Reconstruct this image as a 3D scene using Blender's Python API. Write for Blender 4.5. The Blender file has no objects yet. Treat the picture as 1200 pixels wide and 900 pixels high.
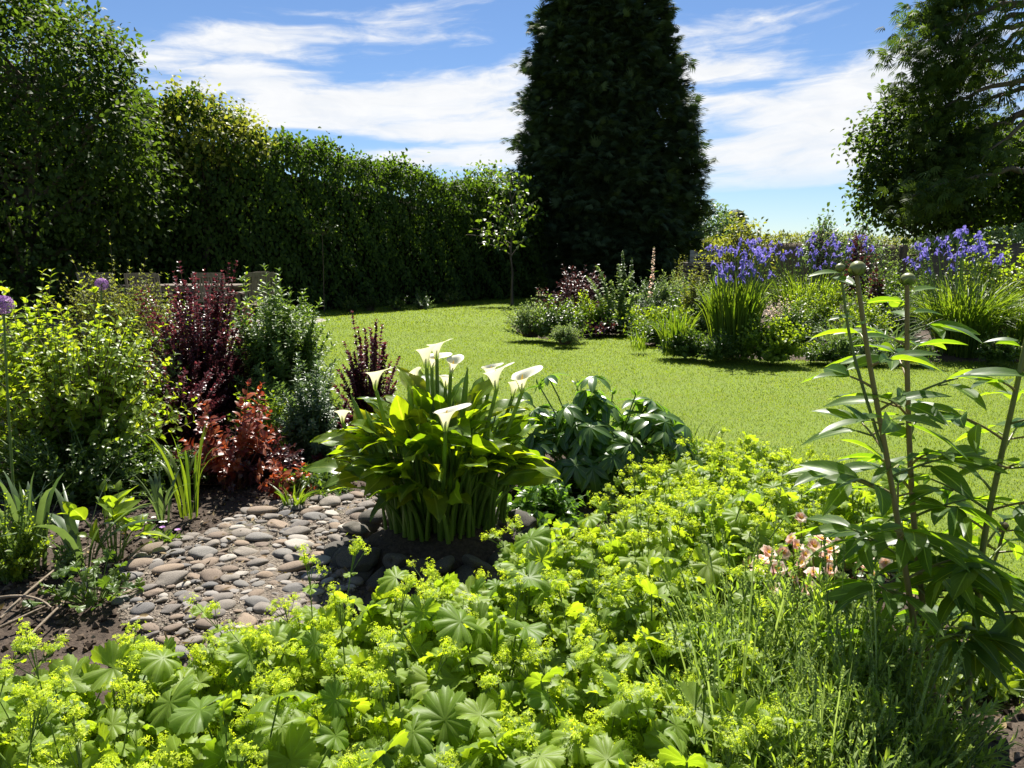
import bpy, bmesh, math, random
import numpy as np
from mathutils import Vector, Matrix
R = math.radians
rng = np.random.default_rng(11)
S = bpy.context.scene
COL = S.collection
# ------------------------------------------------------------------ camera
FP = 870.0                                   # focal length in pixels of the 1200 px wide photograph
PITCH = math.atan(150 / FP)
CH = 1.3
cam = bpy.data.objects.new('camera', bpy.data.cameras.new('camera'))
COL.objects.link(cam)
cam.location = (0, 0, CH)
cam.rotation_euler = (math.pi / 2 - PITCH, 0, 0)
cam.data.sensor_width = 36
cam.data.lens = 36 * FP / 1200
cam.data.clip_start = 0.05
cam.data.clip_end = 6000
S.camera = cam
S.render.resolution_x, S.render.resolution_y = 1024, 768
# ------------------------------------------------------------------ sun, exposure
SUN_EL, SUN_AZ = 57.0, 4.0
sd = Vector((math.sin(R(SUN_AZ)) * math.cos(R(SUN_EL)), math.cos(R(SUN_AZ)) * math.cos(R(SUN_EL)), math.sin(R(SUN_EL))))
sun = bpy.data.objects.new('sun', bpy.data.lights.new('sun', 'SUN'))
COL.objects.link(sun)
sun.data.energy = 5.0
sun.data.angle = R(0.53)
sun.data.color = (1.0, 0.95, 0.86)
sun.rotation_euler = (-sd).to_track_quat('-Z', 'Y').to_euler()
sun.location = (0, 0, 30)
S.view_settings.view_transform = 'Standard'
S.view_settings.look = 'None'
S.view_settings.gamma = 1.0
S.view_settings.use_curve_mapping = False
S.view_settings.exposure = 1.45
S.cycles.max_bounces = 8
S.cycles.diffuse_bounces = 3
S.cycles.glossy_bounces = 2
S.cycles.transmission_bounces = 4
S.cycles.transparent_max_bounces = 4
S.cycles.use_denoising = True
# ------------------------------------------------------------------ world: Nishita sky with streaky cloud
W = bpy.data.worlds.new('World')
S.world = W
W.use_nodes = True
nt = W.node_tree
nt.nodes.clear()
def nd(t, **k):
    n = nt.nodes.new(t)
    for a, b in k.items(): setattr(n, a, b)
    return n
def setin(n, i, v):
    if hasattr(v, 'is_output'): nt.links.new(v, n.inputs[i])
    elif v is not None: n.inputs[i].default_value = v
def mth(op, a, b=None, c=None, clamp=False):
    n = nd('ShaderNodeMath', operation=op, use_clamp=clamp)
    setin(n, 0, a); setin(n, 1, b); setin(n, 2, c)
    return n.outputs[0]
def sstep(x, lo, hi):
    n = nd('ShaderNodeMapRange', interpolation_type='SMOOTHSTEP')
    setin(n, 0, x); setin(n, 1, lo); setin(n, 2, hi); setin(n, 3, 0.0); setin(n, 4, 1.0)
    return n.outputs[0]
def noise(vec, scale, detail=5, rough=0.55, dist=0.0):
    n = nd('ShaderNodeTexNoise')
    setin(n, 'Vector', vec); setin(n, 'Scale', scale); setin(n, 'Detail', detail); setin(n, 'Roughness', rough); setin(n, 'Distortion', dist)
    return n.outputs[0]
def vec(x, y, z):
    n = nd('ShaderNodeCombineXYZ')
    setin(n, 0, x); setin(n, 1, y); setin(n, 2, z)
    return n.outputs[0]
def mixc_(f, a, b):
    n = nd('ShaderNodeMix', data_type='RGBA'); setin(n, 0, f); setin(n, 6, a); setin(n, 7, b)
    return n.outputs[2]
tc = nd('ShaderNodeTexCoord')
sp = nd('ShaderNodeSeparateXYZ'); setin(sp, 0, tc.outputs['Generated'])
dx, dy, dz = sp.outputs
hor = mth('SQRT', mth('ADD', mth('MULTIPLY', dx, dx), mth('MULTIPLY', dy, dy)))
az = mth('ARCTAN2', dx, dy)                                    # compass bearing of the sky direction
el = mth('ARCTAN2', dz, hor)                                   # its height over the horizon
sky = nd('ShaderNodeTexSky', sky_type='NISHITA', sun_disc=False, sun_elevation=R(SUN_EL), sun_rotation=R(SUN_AZ), altitude=600, air_density=1.0, dust_density=0.05, ozone_density=3.0)
w1 = noise(vec(mth('MULTIPLY', az, 3.0), mth('MULTIPLY', el, 9.0), 0.3), 1.6, 3)
w2 = noise(vec(mth('MULTIPLY', az, 3.0), mth('MULTIPLY', el, 9.0), 7.3), 1.6, 3)
azw = mth('ADD', az, mth('MULTIPLY', mth('SUBTRACT', w1, 0.5), 0.12))
elw = mth('ADD', el, mth('MULTIPLY', mth('SUBTRACT', w2, 0.5), 0.035))
def ae(px, py):
    u, v = (px - 600) / FP, (450 - py) / FP
    x, y, z = u, math.cos(PITCH) + v * math.sin(PITCH), -math.sin(PITCH) + v * math.cos(PITCH)
    return math.atan2(x, y), math.atan2(z, math.hypot(x, y))
# bearing, elevation, half width, half height (photo pixels), tilt in degrees, strength: the cloud banks of that afternoon
BANKS = [(295, 47, 90, 24, 5, 1.25), (480, 22, 110, 32, 6, 1.0), (285, 97, 100, 19, 6, 1.3), (450, 118, 190, 26, 6, 1.3), (350, 140, 110, 14, 4, 1.0), (530, 150, 120, 12, 2, .9), (520, 184, 190, 18, 0, 1.0),
         (890, 30, 130, 30, 6, .75), (880, 76, 95, 17, 5, .9), (850, 118, 80, 12, -4, .6), (1010, 100, 130, 30, 16, .75), (960, 150, 190, 40, 5, 1.0), (930, 192, 160, 26, 0, .9), (1110, 70, 130, 50, 25, .7), (1000, 212, 220, 9, 0, .7),
         (180, 66, 45, 12, 5, .5), (100, 60, 120, 30, 5, .5), (700, 60, 150, 40, 5, .6), (650, 150, 200, 60, 4, .8), (1400, 120, 200, 60, 5, .7), (-150, 100, 200, 60, 5, .7)]
tot = None
for (px, py, hw, hh, tilt, st) in BANKS:
    a0, e0 = ae(px, py)
    ct, sn = math.cos(R(tilt)), math.sin(R(tilt))
    da, de = mth('SUBTRACT', azw, a0), mth('SUBTRACT', elw, e0)
    p = mth('DIVIDE', mth('ADD', mth('MULTIPLY', da, ct), mth('MULTIPLY', de, sn)), hw / FP)
    q = mth('DIVIDE', mth('SUBTRACT', mth('MULTIPLY', de, ct), mth('MULTIPLY', da, sn)), hh / FP)
    r2 = mth('ADD', mth('MULTIPLY', p, p), mth('MULTIPLY', q, q))
    g = mth('MULTIPLY', mth('EXPONENT', mth('MULTIPLY', r2, -1.5)), st)
    tot = g if tot is None else mth('ADD', tot, g)
streak = noise(vec(mth('MULTIPLY', azw, 5.0), mth('MULTIPLY', mth('SUBTRACT', elw, mth('MULTIPLY', az, 0.07)), 42.0), 1.7), 1.0, 8, 0.62, 0.6)
puff = noise(vec(mth('MULTIPLY', azw, 16.0), mth('MULTIPLY', elw, 48.0), 4.2), 1.0, 6, 0.6, 0.4)
detail = mth('ADD', mth('MULTIPLY', streak, 0.65), mth('MULTIPLY', puff, 0.35))
front = mth('ADD', tot, mth('MULTIPLY', mth('SUBTRACT', detail, 0.5), 2.6))
cov_f = mth('MULTIPLY', sstep(front, 0.36, 1.25), 0.97)
# elsewhere in the sky: the same streaks over a broad noise
plane = vec(mth('DIVIDE', dx, mth('ADD', mth('ABSOLUTE', dz), 0.12)), mth('DIVIDE', dy, mth('ADD', mth('ABSOLUTE', dz), 0.12)), 0.0)
broad = noise(plane, 0.8, 7, 0.6, 0.5)
cov_b = mth('MULTIPLY', sstep(broad, 0.48, 0.75), 0.8)
isf = sstep(el, 0.62, 0.42)
isf = mth('MULTIPLY', isf, sstep(dy, 0.1, 0.45))
cov = mth('ADD', mth('MULTIPLY', cov_f, isf), mth('MULTIPLY', cov_b, mth('SUBTRACT', 1.0, isf)))
cov = mth('MULTIPLY', cov, sstep(el, 0.055, 0.12))
cov = mth('MULTIPLY', cov, mth('ADD', 0.52, mth('MULTIPLY', detail, 0.92)), clamp=True)
mix = nd('ShaderNodeMix', data_type='RGBA')
setin(mix, 0, cov)
tint_ = nd('ShaderNodeMix', data_type='RGBA', blend_type='MULTIPLY'); setin(tint_, 0, 1.0); setin(tint_, 6, sky.outputs[0]); setin(tint_, 7, mixc_(sstep(el, .02, .26), (.63, .68, .74, 1), (.59, .66, .76, 1))); setin(mix, 6, tint_.outputs[2])
CLOUD = 6.0
cl = nd('ShaderNodeMix', data_type='RGBA'); setin(cl, 0, mth('MULTIPLY', puff, 1.0)); setin(cl, 6, (CLOUD * .86, CLOUD * .9, CLOUD * .96, 1)); setin(cl, 7, (CLOUD * 1.12, CLOUD * 1.12, CLOUD * 1.12, 1))
setin(mix, 7, cl.outputs[2])
bg = nd('ShaderNodeBackground'); setin(bg, 0, mix.outputs[2]); setin(bg, 1, 0.058)
out = nd('ShaderNodeOutputWorld'); setin(out, 0, bg.outputs[0])

# ------------------------------------------------------------------ pixel <-> place
def ray(px, py):
    u, v = (px - 600) / FP, (450 - py) / FP
    return np.array([u, math.cos(PITCH) + v * math.sin(PITCH), -math.sin(PITCH) + v * math.cos(PITCH)])
def at(px, py, d):
    r = ray(px, py)
    return np.array([0, 0, CH]) + r * d / r[1]
def gr(px, py, z=0.0):
    r = ray(px, py)
    return np.array([0, 0, CH]) + r * (z - CH) / r[2]
def xd(px, d): return (px - 600) / FP * d * 1.0
# ------------------------------------------------------------------ materials
def new_mat(name):
    m = bpy.data.materials.new(name); m.use_nodes = True
    global nt
    nt = m.node_tree; nt.nodes.clear()
    return m
def finish(sh, disp=None):
    o = nd('ShaderNodeOutputMaterial'); setin(o, 0, sh)
def mixc(f, a, b, mode='MIX'):
    n = nd('ShaderNodeMix', data_type='RGBA', blend_type=mode)
    setin(n, 0, f)
    setin(n, 6, a if hasattr(a, 'is_output') else (*a, 1)); setin(n, 7, b if hasattr(b, 'is_output') else (*b, 1))
    return n.outputs[2]
def bsdf(col, rough=0.5, spec=0.4, normal=None):
    n = nd('ShaderNodeBsdfPrincipled')
    setin(n, 'Base Color', col if hasattr(col, 'is_output') else (*col, 1)); setin(n, 'Roughness', rough); setin(n, 'Specular IOR Level', spec)
    if normal is not None: setin(n, 'Normal', normal)
    return n.outputs[0]
def bump(h, strength=0.5, dist=0.01):
    n = nd('ShaderNodeBump'); setin(n, 'Height', h); setin(n, 'Strength', strength); setin(n, 'Distance', dist)
    return n.outputs[0]
def attr(name, o='Fac'):
    n = nd('ShaderNodeAttribute'); n.attribute_name = name
    return n.outputs[o]
def pos(): return nd('ShaderNodeNewGeometry').outputs['Position']
def objc(): return nd('ShaderNodeTexCoord').outputs['Object']
def leaf(name, c1, c2, tr=(1.7, 1.75, .7), tf=0.42, rough=0.42, spec=0.45, vein=None, back=None, c3=None):
    """leaf tissue: two tints leaf to leaf, light passing through, optional pale midrib and pale underside"""
    m = new_mat(name)
    t = attr('tint')
    c = mixc(sstep(t, 0.0, 0.85), c1, c2)
    if c3: c = mixc(sstep(t, 0.8, 1.0), c, c3)
    nz = noise(objc(), 25, 3)
    c = mixc(1.0, c, mixc(nz, (.72, .72, .72), (1.28, 1.28, 1.28)), 'MULTIPLY')
    if vein:
        uv = nd('ShaderNodeSeparateXYZ'); setin(uv, 0, attr('leafuv', 'Vector'))
        u = mth('ABSOLUTE', uv.outputs[0])
        mid = sstep(u, 0.10, 0.03)
        side = mth('ABSOLUTE', mth('SINE', mth('MULTIPLY', mth('SUBTRACT', uv.outputs[1], mth('MULTIPLY', u, 0.35)), 24.0)))
        side = mth('MULTIPLY', sstep(side, 0.16, 0.03), 0.35)
        c = mixc(mth('MULTIPLY', mth('MAXIMUM', mid, side), vein), c, (.34, .46, .16))
    tcol = mixc(1.0, c, tr, 'MULTIPLY')
    cb = c
    if back: cb = mixc(nd('ShaderNodeNewGeometry').outputs['Backfacing'], c, mixc(0.6, c, back))
    b = bsdf(cb, rough, spec)
    tl = nd('ShaderNodeBsdfTranslucent'); setin(tl, 0, tcol)
    mx = nd('ShaderNodeMixShader'); setin(mx, 0, tf); setin(mx, 1, b); setin(mx, 2, tl.outputs[0])
    finish(mx.outputs[0])
    return m
def plain(name, c1, c2, scale=8, rough=0.7, spec=0.3, bmp=0.4, bdist=0.01, stretch=(1, 1, 1)):
    m = new_mat(name)
    mp = nd('ShaderNodeMapping'); setin(mp, 0, objc()); setin(mp, 3, stretch)
    n1 = noise(mp.outputs[0], scale, 6, 0.6); n2 = noise(mp.outputs[0], scale * 5, 4, 0.6)
    f = sstep(mth('ADD', mth('MULTIPLY', n1, 0.7), mth('MULTIPLY', n2, 0.3)), 0.32, 0.68)
    finish(bsdf(mixc(f, c1, c2), rough, spec, bump(n2, bmp, bdist) if bmp else None))
    return m
# ------------------------------------------------------------------ mesh building
def nrm(a):
    a = np.asarray(a, float)
    return a / np.maximum(np.linalg.norm(a, axis=-1, keepdims=True), 1e-9)
class Tpl:
    def __init__(s, v, f, uv=None):
        s.v = np.asarray(v, float); s.f = np.asarray(f, int); s.uv = np.zeros((len(s.v), 2)) if uv is None else np.asarray(uv, float)
def grid_faces(r, c, wrap=False):
    f = []
    for i in range(r - 1):
        for j in range(c if wrap else c - 1):
            a, b = i * c + j, i * c + (j + 1) % c
            f += [(a, b, b + c), (a, b + c, a + c)]
    return np.array(f, int)
class Geo:
    def __init__(s): s.V, s.Fc, s.T, s.U, s.n = [], [], [], [], 0
    def raw(s, V, Fc, tint=None, uv=None):
        V = np.asarray(V, float).reshape(-1, 3); Fc = np.asarray(Fc, int).reshape(-1, 3)
        s.V.append(V); s.Fc.append(Fc + s.n); s.n += len(V)
        s.T.append(np.full(len(Fc), 0.5) if tint is None else np.broadcast_to(np.asarray(tint, float), (len(Fc),)))
        s.U.append(np.zeros((len(V), 2)) if uv is None else uv)
    def inst(s, tpl, M, P, tint=None):
        N, k = len(P), len(tpl.v)
        if N == 0: return
        V = np.einsum('nij,vj->nvi', M, tpl.v) + np.asarray(P)[:, None, :]
        Fc = tpl.f[None] + (np.arange(N) * k)[:, None, None]
        t = rng.random(N) if tint is None else np.broadcast_to(tint, (N,))
        s.raw(V, Fc, np.repeat(t, len(tpl.f)), np.tile(tpl.uv, (N, 1)))
    def build(s, name, mat, parent=None, uv=False, smooth=True, link=True):
        V = np.concatenate(s.V); Fc = np.concatenate(s.Fc); T = np.concatenate(s.T)
        me = bpy.data.meshes.new(name)
        me.vertices.add(len(V)); me.vertices.foreach_set('co', V.astype(np.float32).ravel())
        me.loops.add(len(Fc) * 3); me.loops.foreach_set('vertex_index', Fc.astype(np.int32).ravel())
        me.polygons.add(len(Fc)); me.polygons.foreach_set('loop_start', np.arange(0, len(Fc) * 3, 3, dtype=np.int32))
        me.update(calc_edges=True)
        me.polygons.foreach_set('use_smooth', np.full(len(Fc), smooth, dtype=bool))
        a = me.attributes.new('tint', 'FLOAT', 'FACE'); a.data.foreach_set('value', T.astype(np.float32))
        if uv:
            U = np.concatenate(s.U); U3 = np.zeros((len(U), 3), np.float32); U3[:, :2] = U
            b = me.attributes.new('leafuv', 'FLOAT_VECTOR', 'POINT'); b.data.foreach_set('vector', U3.ravel())
        me.materials.append(mat)
        o = bpy.data.objects.new(name, me); COL.objects.link(o)
        if parent: o.parent = parent
        return o
def thing(name, label, cat, loc=(0, 0, 0), rz=0, group=None, sc=1.0):
    o = bpy.data.objects.new(name, None); COL.objects.link(o)
    o.empty_display_size = 0.2
    o.location = tuple(float(a) for a in loc); o.rotation_euler = (0, 0, rz); o.scale = (sc, sc, sc)
    o['label'] = label; o['category'] = cat
    if group: o['group'] = group
    return o
def tag(o, label, cat, group=None):
    o['label'] = label; o['category'] = cat
    if group: o['group'] = group
    return o
def struct(o, label=None, kind='structure'):
    o['kind'] = kind
    if label: o['label'] = label
    return o
def dup(root, loc, rz=0.0, sc=1.0, label=None, group=None):
    r = root.copy(); COL.objects.link(r); r.location = tuple(float(a) for a in loc); r.rotation_euler = (0, 0, rz); r.scale = (sc, sc, sc)
    if label: r['label'] = label
    if group: r['group'] = group
    for ch in list(root.children):
        c = ch.copy(); COL.objects.link(c); c.parent = r
        for g in ch.children:
            d = g.copy(); COL.objects.link(d); d.parent = c
    return r
def frames(d, n, sc=1.0):
    """matrices whose y axis is d (leaf tip) and whose z axis leans to n (upper face)"""
    y = nrm(d); x = nrm(np.cross(y, n)); z = np.cross(x, y)
    M = np.stack([x, y, z], -1)
    sc = np.asarray(sc, float)
    return M * (sc.reshape(-1, 1, 1) if sc.ndim else sc)
def rdir(n): return nrm(rng.normal(size=(n, 3)))
def tubes(g, P, Rd, sides=5, tint=None, cap=False):
    """P (N,K,3) centre lines, Rd (N,K) radii"""
    P = np.asarray(P, float); Rd = np.asarray(Rd, float)
    if P.ndim == 2: P = P[None]; Rd = Rd[None]
    N, K, _ = P.shape
    T = nrm(np.gradient(P, axis=1))
    ref = np.where(np.abs(T[:, :1, 2:3]) > 0.9, np.array([1., 0, 0]), np.array([0, 0, 1.]))
    A = nrm(np.cross(T, np.broadcast_to(ref, T.shape))); B = np.cross(T, A)
    ph = np.arange(sides) * 2 * math.pi / sides
    V = P[:, :, None] + Rd[:, :, None, None] * (A[:, :, None] * np.cos(ph)[:, None] + B[:, :, None] * np.sin(ph)[:, None])
    f = grid_faces(K, sides, True)
    t = rng.random(N) if tint is None else np.broadcast_to(tint, (N,))
    Fc = f[None] + (np.arange(N) * K * sides)[:, None, None]
    g.raw(V, Fc, np.repeat(t, len(f)))
def bez(p0, p1, p2, K):
    t = np.linspace(0, 1, K)[None, :, None]
    return (1 - t) ** 2 * p0[:, None] + 2 * t * (1 - t) * p1[:, None] + t * t * p2[:, None]
def ribbons(g, P, Wd, Wi, fold=0.0, tint=None):
    """strap leaves: P (N,K,3) midlines, Wd (N,3) width directions, Wi (N,K) half widths; V-folded along the midline"""
    N, K, _ = P.shape
    T = nrm(np.gradient(P, axis=1)); Wd = nrm(np.broadcast_to(Wd[:, None], P.shape)); Nn = np.cross(T, Wd)
    c = 3 if fold else 2
    V = np.zeros((N, K, c, 3))
    V[:, :, 0] = P - Wd * Wi[..., None] + Nn * Wi[..., None] * fold
    V[:, :, -1] = P + Wd * Wi[..., None] + Nn * Wi[..., None] * fold
    if fold: V[:, :, 1] = P
    f = grid_faces(K, c)
    uv = np.zeros((N, K, c, 2)); uv[:, :, 0, 0] = -1; uv[:, :, -1, 0] = 1; uv[..., 1] = np.linspace(0, 1, K)[None, :, None]
    t = rng.random(N) if tint is None else np.broadcast_to(tint, (N,))
    g.raw(V, f[None] + (np.arange(N) * K * c)[:, None, None], np.repeat(t, len(f)), uv.reshape(-1, 2))
# ------------------------------------------------------------------ leaf shapes (length 1, stalk at the origin, tip along +y)
def leaf_tpl(n=5, w=0.3, a=0.8, b=1.0, fold=0.25, droop=0.25, cols=3, wave=0.0, stalk=0.0, lobes=None):
    v, uv = [], []
    for i in range(n + 1):
        t = i / n
        ww = w * max(0.0, math.sin(math.pi * min(1, t ** a))) ** b + 0.012 * w
        y = stalk + t * (1 - stalk)
        for j in range(cols):
            s = j / (cols - 1) * 2 - 1
            x = s * ww
            z = fold * abs(x) - droop * t * t + wave * abs(s) * math.sin(t * 17 + s * 2) * w
            v.append((x, y - droop * 0.3 * t * t, z)); uv.append((s, t))
    f = grid_faces(n + 1, cols)
    return Tpl(v, f, uv)
L_OV3 = leaf_tpl(3, .30, .75, .9, .3, .2)
L_OV5 = leaf_tpl(5, .29, .78, .9, .3, .3)
L_LAN3 = leaf_tpl(3, .15, .85, .9, .3, .25)
L_LAN5 = leaf_tpl(6, .15, .8, .9, .35, .35)
L_NAR = leaf_tpl(3, .07, .8, .7, .3, .2)
L_RND = leaf_tpl(4, .42, .9, .7, .2, .2)
L_OV7 = leaf_tpl(8, .27, .72, .95, .3, .35, 5, .05)
# ------------------------------------------------------------------ plant growers
def dome(n, rx, ry, h, zmin=0.15, shell=0.55, top=1.0):
    """points for shoot tips: a full-shouldered dome, denser towards its skin, lumpy outline"""
    ph = rng.random(n) * 6.283; rho = np.sqrt(rng.random(n))
    s1, s2 = rng.random(2) * 6
    lump = 1 + .13 * np.sin(3 * ph + s1) + .09 * np.sin(5 * ph + s2) + .06 * rng.normal(size=n)
    zs = (1 - np.minimum(rho, .999) ** (2.6 + 1.2 * top)) ** .42
    zs = zs * (1 + .14 * np.sin(ph * 2 + rho * 5 + s2) + .10 * np.sin(ph * 5 - rho * 8 + s1) + .08 * rng.normal(size=n)) * np.where(rng.random(n) < .06, 1.08, .98)
    u = shell + (1 - shell) * rng.random(n) ** .6
    z = h * .97 * zs * u
    p = np.stack([np.cos(ph) * rho * lump * rx, np.sin(ph) * rho * lump * ry, z], -1)
    p[:, 2] = np.maximum(p[:, 2], zmin * h * (0.4 + rng.random(n)))
    return p
def shoots(gl, gs, tips, tpl, size, nodes=8, per=2, ang=60, t0=0.35, base=0.06, rad=0.004, taper=0.55, lift=0.65, whorl=False, tipbright=0.0, up=0.35, base_pts=None, jit=0.25, sides=4):
    """stems from a common foot to the tips, leaves set along each stem's outer part"""
    N = len(tips)
    if base_pts is None:
        az_ = np.arctan2(tips[:, 1], tips[:, 0]) + rng.normal(size=N) * .5
        rr = base * np.sqrt(rng.random(N))
        p0 = np.stack([np.cos(az_) * rr, np.sin(az_) * rr, np.zeros(N)], -1)
    else: p0 = base_pts
    p1 = p0 + (tips - p0) * np.array([.35, .35, lift])
    if gs is not None:
        K = 6
        P = bez(p0, p1, tips, K)
        tubes(gs, P, rad * np.linspace(1, .4, K)[None] * (0.8 + .4 * rng.random((N, 1))), sides)
    t = np.clip(np.linspace(t0, 1.0, nodes)[None] + rng.normal(size=(N, nodes)) * 0.35 * (1 - t0) / nodes, 0, 1)
    A = p0[:, None]; B = p1[:, None]; C = tips[:, None]; tt = t[..., None]
    pos_ = (1 - tt) ** 2 * A + 2 * tt * (1 - tt) * B + tt ** 2 * C
    tan = nrm(2 * (1 - tt) * (B - A) + 2 * tt * (C - B))
    e1 = nrm(np.cross(tan, rng.normal(size=(N, 1, 3)))); e2 = np.cross(tan, e1)
    out_d, out_p, out_n, out_s, out_t = [], [], [], [], []
    ph0 = rng.random((N, 1)) * 6.28
    for k in range(per):
        phi = ph0 + np.arange(nodes)[None] * (2.4 if not whorl else math.pi / per) + k * 2 * math.pi / per + rng.normal(size=(N, nodes)) * jit
        side = e1 * np.cos(phi)[..., None] + e2 * np.sin(phi)[..., None]
        an = R(ang) * (1 - 0.45 * (t - t0) / max(1e-3, 1 - t0)) + rng.normal(size=(N, nodes)) * 0.2
        d = tan * np.cos(an)[..., None] + side * np.sin(an)[..., None]
        n = nrm(tan * 1.0 - side * 0.2 + np.array([0, 0, up]) + rng.normal(size=d.shape) * 0.25)
        s = size * (1 - taper * ((t - t0) / max(1e-3, 1 - t0)) ** 2) * (0.75 + 0.5 * rng.random((N, nodes)))
        out_d.append(d.reshape(-1, 3)); out_p.append(pos_.reshape(-1, 3)); out_n.append(n.reshape(-1, 3)); out_s.append(s.ravel())
        out_t.append(np.clip(rng.random((N, nodes)) * 0.75 + tipbright * ((t - t0) / max(1e-3, 1 - t0)) ** 3, 0, 1).ravel())
    gl.inst(tpl, frames(np.concatenate(out_d), np.concatenate(out_n), np.concatenate(out_s)), np.concatenate(out_p), np.concatenate(out_t))
def bush(name, label, cat, loc, rx, h, leafm, stemm, tpl=L_OV3, size=0.05, n=60, group=None, ry=None, zmin=0.15, shell=0.5, leafname='foliage', top=1.0, rad=0.004, **k):
    t = thing(name, label, cat, loc, 0, group)
    gl, gs = Geo(), Geo()
    shoots(gl, gs, dome(n, rx, ry or rx, h, zmin, shell, top), tpl, size, base=rx * 0.25, rad=rad, **k)
    gl.build(leafname, leafm, t, uv=True); gs.build('stems', stemm, t)
    return t
def strap(gl, n, base, h, spread, w, droop=0.3, hvar=0.25, K=6, fold=0.25, tint=None, flat=0.6):
    az_ = rng.random(n) * 6.283; rr = base * np.sqrt(rng.random(n))
    p0 = np.stack([np.cos(az_) * rr, np.sin(az_) * rr, np.zeros(n)], -1)
    az2 = az_ + rng.normal(size=n) * .7
    o = np.stack([np.cos(az2), np.sin(az2), np.zeros(n)], -1)
    H = h * (1 - hvar + hvar * 1.3 * rng.random(n)); sp_ = spread * rng.random(n) ** flat
    dr = droop * rng.random(n)
    up = np.array([0, 0, 1.])
    p1 = p0 + o * (sp_ * .25)[:, None] + up * (H * 0.75)[:, None]
    p2 = p0 + o * sp_[:, None] + up * (H * (1 - dr))[:, None]
    P = bez(p0, p1, p2, K)
    wd = np.cross(o, up) + rng.normal(size=(n, 3)) * .5
    prof = np.array([.7, .95, 1, .9, .65, .06]) if K == 6 else np.sin(np.linspace(.5, math.pi - .05, K))
    ribbons(gl, P, wd, w * .5 * prof[None] * (0.7 + .6 * rng.random((n, 1))), fold, tint)
    return P[:, -1]
def crown_pts(blobs, n, shell=0.6):
    """(n,3) points and outward directions on the lumpy skin of overlapping ellipsoids"""
    B = np.array([b[:3] for b in blobs], float); Rr = np.array([b[3:6] for b in blobs], float)
    wgt = (Rr[:, 0] * Rr[:, 1] * Rr[:, 2]) ** (2 / 3); wgt /= wgt.sum()
    P, D = [], []
    while sum(len(p) for p in P) < n:
        m = n * 2
        k = rng.choice(len(B), m, p=wgt); d = rdir(m)
        lump = 1 + .09 * np.sin(d[:, 0] * 5 + k) * np.sin(d[:, 2] * 6 + 2 * k) + .06 * np.sin(d[:, 1] * 11 + d[:, 2] * 9)
        r = (shell + (1 - shell) * rng.random(m) ** .45) * lump
        p = B[k] + d * Rr[k] * r[:, None]
        q = (np.linalg.norm((p[:, None] - B[None]) / Rr[None], axis=-1)); q[np.arange(m), k] = 9
        ok = q.min(1) > 0.72
        P.append(p[ok]); D.append(nrm(d[ok] / Rr[k][ok]))
    return np.concatenate(P)[:n], np.concatenate(D)[:n]
def crown_leaves(gl, C, D, k, rc, tpl, size, down=0.3, upn=0.7, tint=None):
    n = len(C) * k
    c = np.repeat(C, k, 0) + rng.normal(size=(n, 3)) * rc; o = np.repeat(D, k, 0)
    d = nrm(o * .7 + rng.normal(size=(n, 3)) * .7 - np.array([0, 0, down]))
    nn = nrm(o * .5 + np.array([0, 0, upn]) + rng.normal(size=(n, 3)) * .45)
    ct = np.repeat(rng.random(len(C)), k) * .5 + rng.random(n) * .5
    gl.inst(tpl, frames(d, nn, size * (.65 + .7 * rng.random(n))), c, ct if tint is None else tint)
def limbs(g, root, top, C, n, r0, r1=0.012):
    """branches leaving a trunk line root->top for n of the crown points C"""
    idx = rng.choice(len(C), min(n, len(C)), replace=False)
    e = C[idx]; f = np.clip((e[:, 2] - root[2]) / max(.1, top[2] - root[2]) - .22 - .2 * rng.random(len(e)), .06, .95)
    p0 = root[None] + (top - root)[None] * f[:, None]
    p1 = p0 + (e - p0) * np.array([.55, .55, .3]) + rng.normal(size=e.shape) * .08
    rr = r0 * .45 * (1 - .6 * f)
    tubes(g, bez(p0, p1, e, 7), rr[:, None] * np.linspace(1, .0, 7)[None] + r1 * np.linspace(1, .35, 7)[None], 5)
def trunk(g, root, top, r0, r1, wob=.06):
    K = 9; t = np.linspace(0, 1, K)[:, None]
    P = root + (top - root) * t + np.concatenate([rng.normal(size=(K, 2)) * wob, np.zeros((K, 1))], 1) * np.sin(t * 3.1)
    rad = r0 + (r1 - r0) * t[:, 0]; rad[0] *= 1.35
    tubes(g, P, rad, 9)
def tree(name, label, loc, blobs, leafm, barkm, tpl, size, ncl, k, rc, trunk_r, group=None, down=.3, shell=.6, trunk_top=.75, nl=40, cat='tree'):
    t = thing(name, label, cat, loc, 0, group)
    gl, gs = Geo(), Geo()
    C, D = crown_pts(blobs, ncl, shell)
    crown_leaves(gl, C, D, k, rc, tpl, size, down)
    zt = max(b[2] + b[5] * .5 for b in blobs) * trunk_top
    top = np.array([blobs[0][0], blobs[0][1], zt])
    root = np.zeros(3)
    trunk(gs, root, top, trunk_r, trunk_r * .3); limbs(gs, root, top, C, nl, trunk_r)
    gl.build('crown', leafm, t, uv=True); gs.build('trunk', barkm, t)
    return t
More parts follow.
